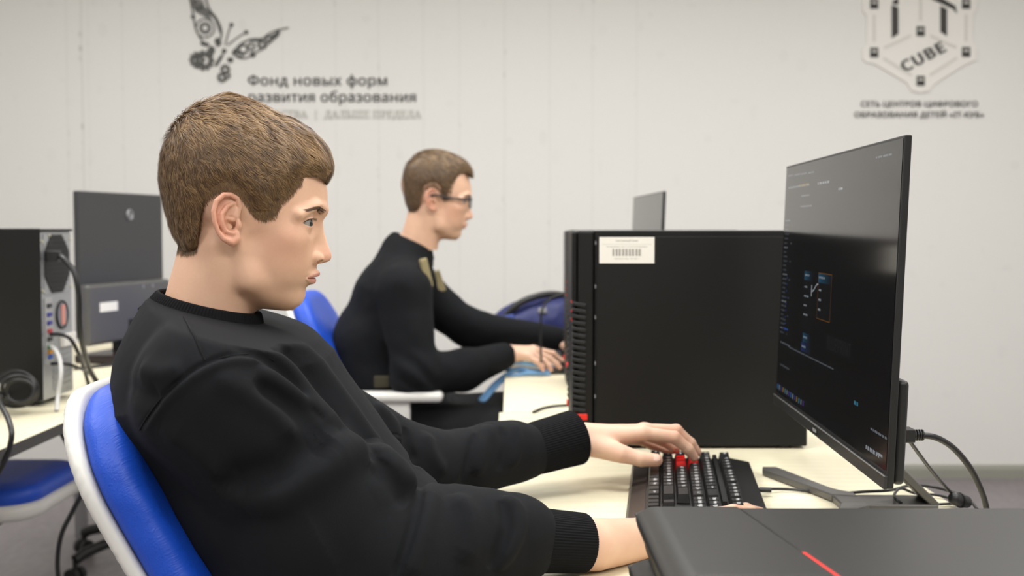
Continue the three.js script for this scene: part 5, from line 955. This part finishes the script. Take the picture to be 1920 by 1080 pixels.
// ---------------------------------------------------------------- left desk: tower seen from the back, screen seen from behind, cords
{
  const XR = -1.138, g = thing('computer_tower', 'black computer tower showing its metal back with fan grille and plugs', 'computer', [XR - 0.215, DESK, -2.86]), R = 0.215;
  part('body', box(-0.215, 0.012, -0.1, R - 0.004, 0.43, 0.1, 0.004, 2), mCase, g, 'black steel case');
  part('side_panel', box(-0.2, 0.016, 0.1003, R + 0.004, 0.432, 0.1035, 0.001), mCase, g); part('panel_lip', box(R - 0.004, 0.425, -0.1, R + 0.005, 0.431, 0.1, 0.001), mCase, g);
  part('pull_recess', [box(0.085, 0.14, 0.1036, 0.09, 0.24, 0.1048, 0.0005), box(0.06, 0.135, 0.1036, 0.09, 0.14, 0.1048, 0.0005)], mBezel, g);
  const back = part('back_plate', box(R - 0.004, 0.014, -0.097, R, 0.424, 0.097, 0.001), mPlate, g, 'bare metal back plate');
  part('power_unit', box(R, 0.272, -0.085, R + 0.002, 0.418, 0.078, 0.001), mPlate, g, 'power supply with round grille');
  { const sh = new THREE.Shape(); for (let i = 0; i < 8; i++) { const a = (i + 0.5) / 8 * 6.283, x = Math.cos(a) * 0.083, y = Math.sin(a) * 0.078; i ? sh.lineTo(x, y) : sh.moveTo(x, y); } const h = new THREE.ExtrudeGeometry(sh, { depth: 0.002, bevelEnabled: false }); h.rotateY(Math.PI / 2); h.translate(R + 0.002, 0.345, 0.0); part('grille', h, mCaseDark, g, 'dark octagonal grille'); }
  for (let i = -6; i <= 6; i++) { const w = Math.min(0.075, Math.sqrt(0.078 ** 2 - (i * 0.0108) ** 2)); part('grille_bar', box(R + 0.0041, 0.345 + i * 0.0108 - 0.0012, -w, R + 0.0056, 0.345 + i * 0.0108 + 0.0012, w, 0.0004), mCase, g); }
  part('port_shield', box(R, 0.10, 0.032, R + 0.0025, 0.262, 0.078, 0.001), mat(lin(0.5, 0.5, 0.5), 0.4, { metalness: 0.6 }), g, 'port shield');
  [['#2a2a2c', 0.238], ['#35358a', 0.216], ['#35358a', 0.196], ['#a8343a', 0.176], ['#2b2b2b', 0.156], ['#2f7a38', 0.136], ['#c88a2a', 0.124], ['#2d5bb0', 0.112]].forEach(([c, y]) => part('port', box(R + 0.0025, y, 0.042, R + 0.006, y + 0.010, 0.066, 0.001), mat(c, 0.5), g));
  part('case_fan', (() => { const h = new THREE.TorusGeometry(0.034, 0.003, 8, 28); h.rotateY(Math.PI / 2); h.translate(R + 0.002, 0.215, -0.03); return h; })(), mCaseDark, g); part('fan_disc', (() => { const h = new THREE.CylinderGeometry(0.033, 0.033, 0.002, 28); h.rotateZ(Math.PI / 2); h.translate(R + 0.001, 0.215, -0.03); return h; })(), mat(lin(0.22, 0.22, 0.26), 0.5), g);
  part('warning_label', box(R + 0.0035, 0.19, -0.045, R + 0.004, 0.24, -0.02, 0), mat(lin(0.6, 0.25, 0.2), 0.5), g, 'faded red label'); part('paper_label', box(R + 0.0005, 0.135, -0.094, R + 0.012, 0.165, -0.015, 0.001), mat(0xe4e0da, 0.6), g, 'white paper label');
  for (let i = 0; i < 7; i++) part('slot_cover', box(R, 0.03 + i * 0.0145, -0.085, R + 0.0022, 0.0405 + i * 0.0145, 0.03, 0.0008), mPlate, g);
  for (const [y, z] of [[0.40, 0.085], [0.405, -0.09], [0.28, 0.085], [0.285, -0.09], [0.415, 0.04], [0.41, -0.04]]) part('screw', (() => { const h = new THREE.CylinderGeometry(0.0035, 0.0035, 0.003, 10); h.rotateZ(Math.PI / 2); h.translate(R + 0.002, y, z); return h; })(), mat(lin(0.7, 0.66, 0.45), 0.3, { metalness: 0.8 }), g);
  for (const z of [-0.08, 0.08]) for (const x of [-0.17, 0.17]) part('foot', cyl(0.012, 0.012, 0.013, x, 0, z, 12), mCaseDark, g);
}
{
  const o = P(80, 480, 2.79), g = thing('power_cable', 'thick black power cord plugged into the metal back of the tower', 'cable', [-1.13, o.y, o.z]), b = V(-1.13, o.y, o.z), rel = (v) => v.clone().sub(b);
  part('plug', [box(0, -0.013, -0.014, 0.03, 0.013, 0.014, 0.003)], mCable, g, 'black mains plug');
  part('cord', tube([V(0.028, 0, 0), rel(P(118, 484, 2.76)), rel(P(138, 508, 2.74)), rel(P(147, 550, 2.74)), rel(P(149, 610, 2.78)), rel(P(158, 660, 2.9)), rel(P(172, 700, 3.05)), rel(onDesk(186, 724, 0.006))], 0.0068, 70, 12), mCable, g);
}
cable('black cord leaving the middle ports of the tower back', [V(-1.13, P(90, 627, 2.80).y, -2.80), P(112, 627, 2.78), P(130, 634, 2.77), P(146, 660, 2.8), P(160, 700, 2.95), onDesk(170, 735, 0.004)], 0.0048);
cable('black cord bent low behind the tower back', [V(-1.13, P(90, 682, 2.80).y, -2.80), P(120, 682, 2.79), P(148, 690, 2.85), onDesk(180, 712, 0.006), onDesk(205, 735, 0.004)], 0.0042);
cable('grey network cord hanging from the tower back over the desk', [V(-1.13, P(92, 650, 2.80).y, -2.80), P(104, 656, 2.76), P(113, 678, 2.72), P(114, 705, 2.70), P(109, 740, 2.70), onDesk(106, 770, 0.004)], 0.0052, mat(lin(0.55, 0.55, 0.54), 0.5));
cable('black cord lying across the desk behind the tower', [onDesk(140, 692, 0.004), onDesk(175, 688, 0.004), onDesk(210, 684, 0.004), onDesk(245, 676, 0.004), onDesk(262, 668, 0.004)], 0.006);
cable('thin black cord curled on the desk behind the tower', [onDesk(145, 668, 0.003), onDesk(190, 670, 0.003), onDesk(235, 664, 0.003), onDesk(240, 655, 0.003)], 0.003);
{
  const c = P(33, 731, 2.64), g = thing('cable_coil', 'coil of black cord leaning against the tower side', 'cable', [c.x, DESK, c.z]), y = c.y - DESK;
  for (let i = 0; i < 5; i++) { const a = 0.052 - i * 0.005, b = 0.042 - i * 0.004, pts = []; for (let k = 0; k < 14; k++) { const t = k / 14 * 6.283; pts.push(V(Math.cos(t) * a + (i - 2) * 0.006, Math.sin(t) * b + (i % 2) * 0.004 + y, (i - 2) * 0.009 + 0.004 * Math.sin(t * 2 + i))); } part('loop', tube(pts, 0.0042, 70, 8, true), mCable, g); }
  part('tie', box(-0.055, y - 0.002, -0.02, -0.035, y + 0.016, 0.022, 0.004), mat(0xdedad2, 0.6), g, 'white tie');
}
cable('black cord hanging over the dark edge beside the coil', [onDesk(8, 742, 0.01), P(-2, 755, 2.3), P(15, 785, 2.22), P(22, 815, 2.18), P(14, 850, 2.2), P(-6, 890, 2.24), P(-40, 930, 2.28)], 0.0055);
cable('black cord hanging below the dark desk edge down to the floor', [P(112, 806, 2.62), P(128, 835, 2.66), P(150, 880, 2.7), P(156, 915, 2.72), P(138, 955, 2.74), P(116, 1000, 2.76), P(108, 1050, 2.78), P(112, 1110, 2.8), V(-1.12, 0.01, -2.85)], 0.006);
{
  const dir = V(0.114, 0, -0.48).normalize(), turn = 1.337, L0 = P(147, 430, 3.6), c = V(L0.x + dir.x * 0.25, DESK, L0.z + dir.z * 0.25), g = thing('monitor', 'grey all-in-one screen seen from behind on the desk with dark edge', 'monitor', [c.x, DESK, c.z], turn);
  const top = EYE + 0.121 - DESK, m1 = mat(lin(0.042, 0.042, 0.044), 0.45), m2 = mat(lin(0.10, 0.098, 0.094), 0.35);
  part('back_cover', box(-0.25, 0.085, -0.018, 0.25, top, 0, 0.004, 2), m1, g, 'dark grey back cover');
  part('lower_housing', box(-0.245, 0.06, -0.01, 0.25, 0.255, 0.028, 0.012, 3), m2, g, 'lighter glossy lower housing');
  const lg = part('logo', new THREE.TorusGeometry(0.016, 0.0035, 8, 28), mat(lin(0.35, 0.35, 0.36), 0.3, { metalness: 0.6 }), g, 'round maker emblem'); lg.position.set(0.04, top - 0.072, 0.002);
  const lt = canvasTex(128, 128, (x) => { x.fillStyle = '#3a3a3c'; x.fillRect(0, 0, 128, 128); x.fillStyle = '#a8a8aa'; x.font = 'italic bold 84px sans-serif'; x.textAlign = 'center'; x.fillText('hp', 64, 88); }); const lc = part('logo_disc', new THREE.CircleGeometry(0.0145, 24), mat(0xffffff, 0.4, { map: lt }), g); lc.position.set(0.04, top - 0.072, 0.0012);
  part('label', box(-0.185, 0.165, 0.0278, -0.085, 0.195, 0.0288, 0), mat(0xf0eeea, 0.5), g, 'white sticker'); for (const [x, y] of [[0.07, 0.235], [0.13, 0.235]]) part('screw', (() => { const h = new THREE.CylinderGeometry(0.006, 0.006, 0.003, 12); h.rotateX(Math.PI / 2); h.translate(x, y, 0.0285); return h; })(), mGrey, g);
  part('port_recess', box(-0.02, 0.09, 0.0275, 0.12, 0.13, 0.030, 0.003), mCaseDark, g); part('stand_arm', tube([[0.10, 0.16, 0.03], [0.135, 0.13, 0.06], [0.16, 0.07, 0.09], [0.165, 0.02, 0.1]], 0.009, 20, 10), mat(lin(0.45, 0.45, 0.45), 0.35), g, 'pale stand arm');
  part('stand_foot', box(-0.20, 0.0, -0.06, 0.22, 0.028, 0.11, 0.008, 2), mat(lin(0.02, 0.011, 0.010), 0.35), g, 'dark reddish foot'); part('stand_post', box(-0.06, 0.02, -0.012, 0.06, 0.1, 0.012, 0.004), mCaseDark, g);
}
// ---------------------------------------------------------------- far desk: blue cord, backpack, small cords
cable('bright blue network cord looped over the edge of the desk', [onDesk(1040, 688, 0.006), P(1000, 683, 3.36), P(962, 680, 3.36), P(944, 684, 3.37), P(948, 692, 3.38), P(985, 694, 3.38), onDesk(1028, 697, 0.006), onDesk(1010, 700, 0.006), P(975, 692, 3.37), P(950, 702, 3.35), P(925, 722, 3.33), P(906, 743, 3.31), P(900, 749, 3.31), P(908, 750, 3.31), P(924, 732, 3.32), P(945, 712, 3.34), P(985, 700, 3.36), onDesk(1032, 701, 0.005)], 0.0062, mat(lin(0.27, 0.56, 0.95), 0.4));
cable('thin black cord crossing the seam between the two desks', [onDesk(1000, 773, 0.003), onDesk(1020, 765, 0.003), onDesk(1045, 761, 0.003), onDesk(1075, 760, 0.003), onDesk(1110, 764, 0.003)], 0.0035);
cable('thin black cord rising over the backpack and hanging by the hand', [P(1075, 552, 3.36), P(1052, 553, 3.34), P(1028, 563, 3.33), P(1017, 580, 3.32), P(1014, 620, 3.31), P(1014, 660, 3.31), onDesk(1018, 700, 0.004)], 0.0035);
{
  const c = P(1000, 640, 4.12), base = V(c.x, DESK, c.z), f = (x, y, z) => { let d = ell(x, y, z, 0.0, 0.085, 0, 0.15, 0.095, 0.11); d = smin(d, ell(x, y, z, 0.10, 0.10, 0, 0.12, 0.10, 0.10), 0.04); d = smin(d, ell(x, y, z, -0.08, 0.07, 0.04, 0.08, 0.065, 0.08), 0.03); d += 0.012 * fbm(x * 11, y * 11, z * 11, 3); return Math.max(d, 0.002 - y); };
  const g = thing('backpack', 'navy blue backpack lying on the far desk behind the typing hands', 'backpack', [base.x, DESK, base.z]), mN = mat(lin(0.010, 0.016, 0.11), 0.55);
  part('bag', netMesh(f, [-0.2, 0, -0.16], [0.26, 0.24, 0.16], 0.008), mN, g, 'navy fabric bag'); part('strap', tube([[-0.12, 0.10, 0.08], [-0.05, 0.17, 0.09], [0.05, 0.20, 0.06], [0.14, 0.19, 0.03]], 0.012, 30, 8), mCable, g, 'black strap');
  part('side_pocket', new RoundedBoxGeometry(0.05, 0.06, 0.012, 3, 0.005).rotateZ(0.2).translate(-0.09, 0.10, 0.118), mat(lin(0.05, 0.08, 0.32), 0.5), g, 'lighter blue pocket'); part('tag', new RoundedBoxGeometry(0.05, 0.022, 0.006, 2, 0.002).rotateZ(-0.3).translate(-0.02, 0.05, 0.125), mat(0xe8e6e0, 0.5), g, 'white tag');
  part('buckle', new RoundedBoxGeometry(0.03, 0.018, 0.008, 2, 0.003).translate(0.03, 0.145, 0.10), mat(lin(0.3, 0.3, 0.32), 0.4), g, 'grey buckle');
}
renderer.render(scene, camera);
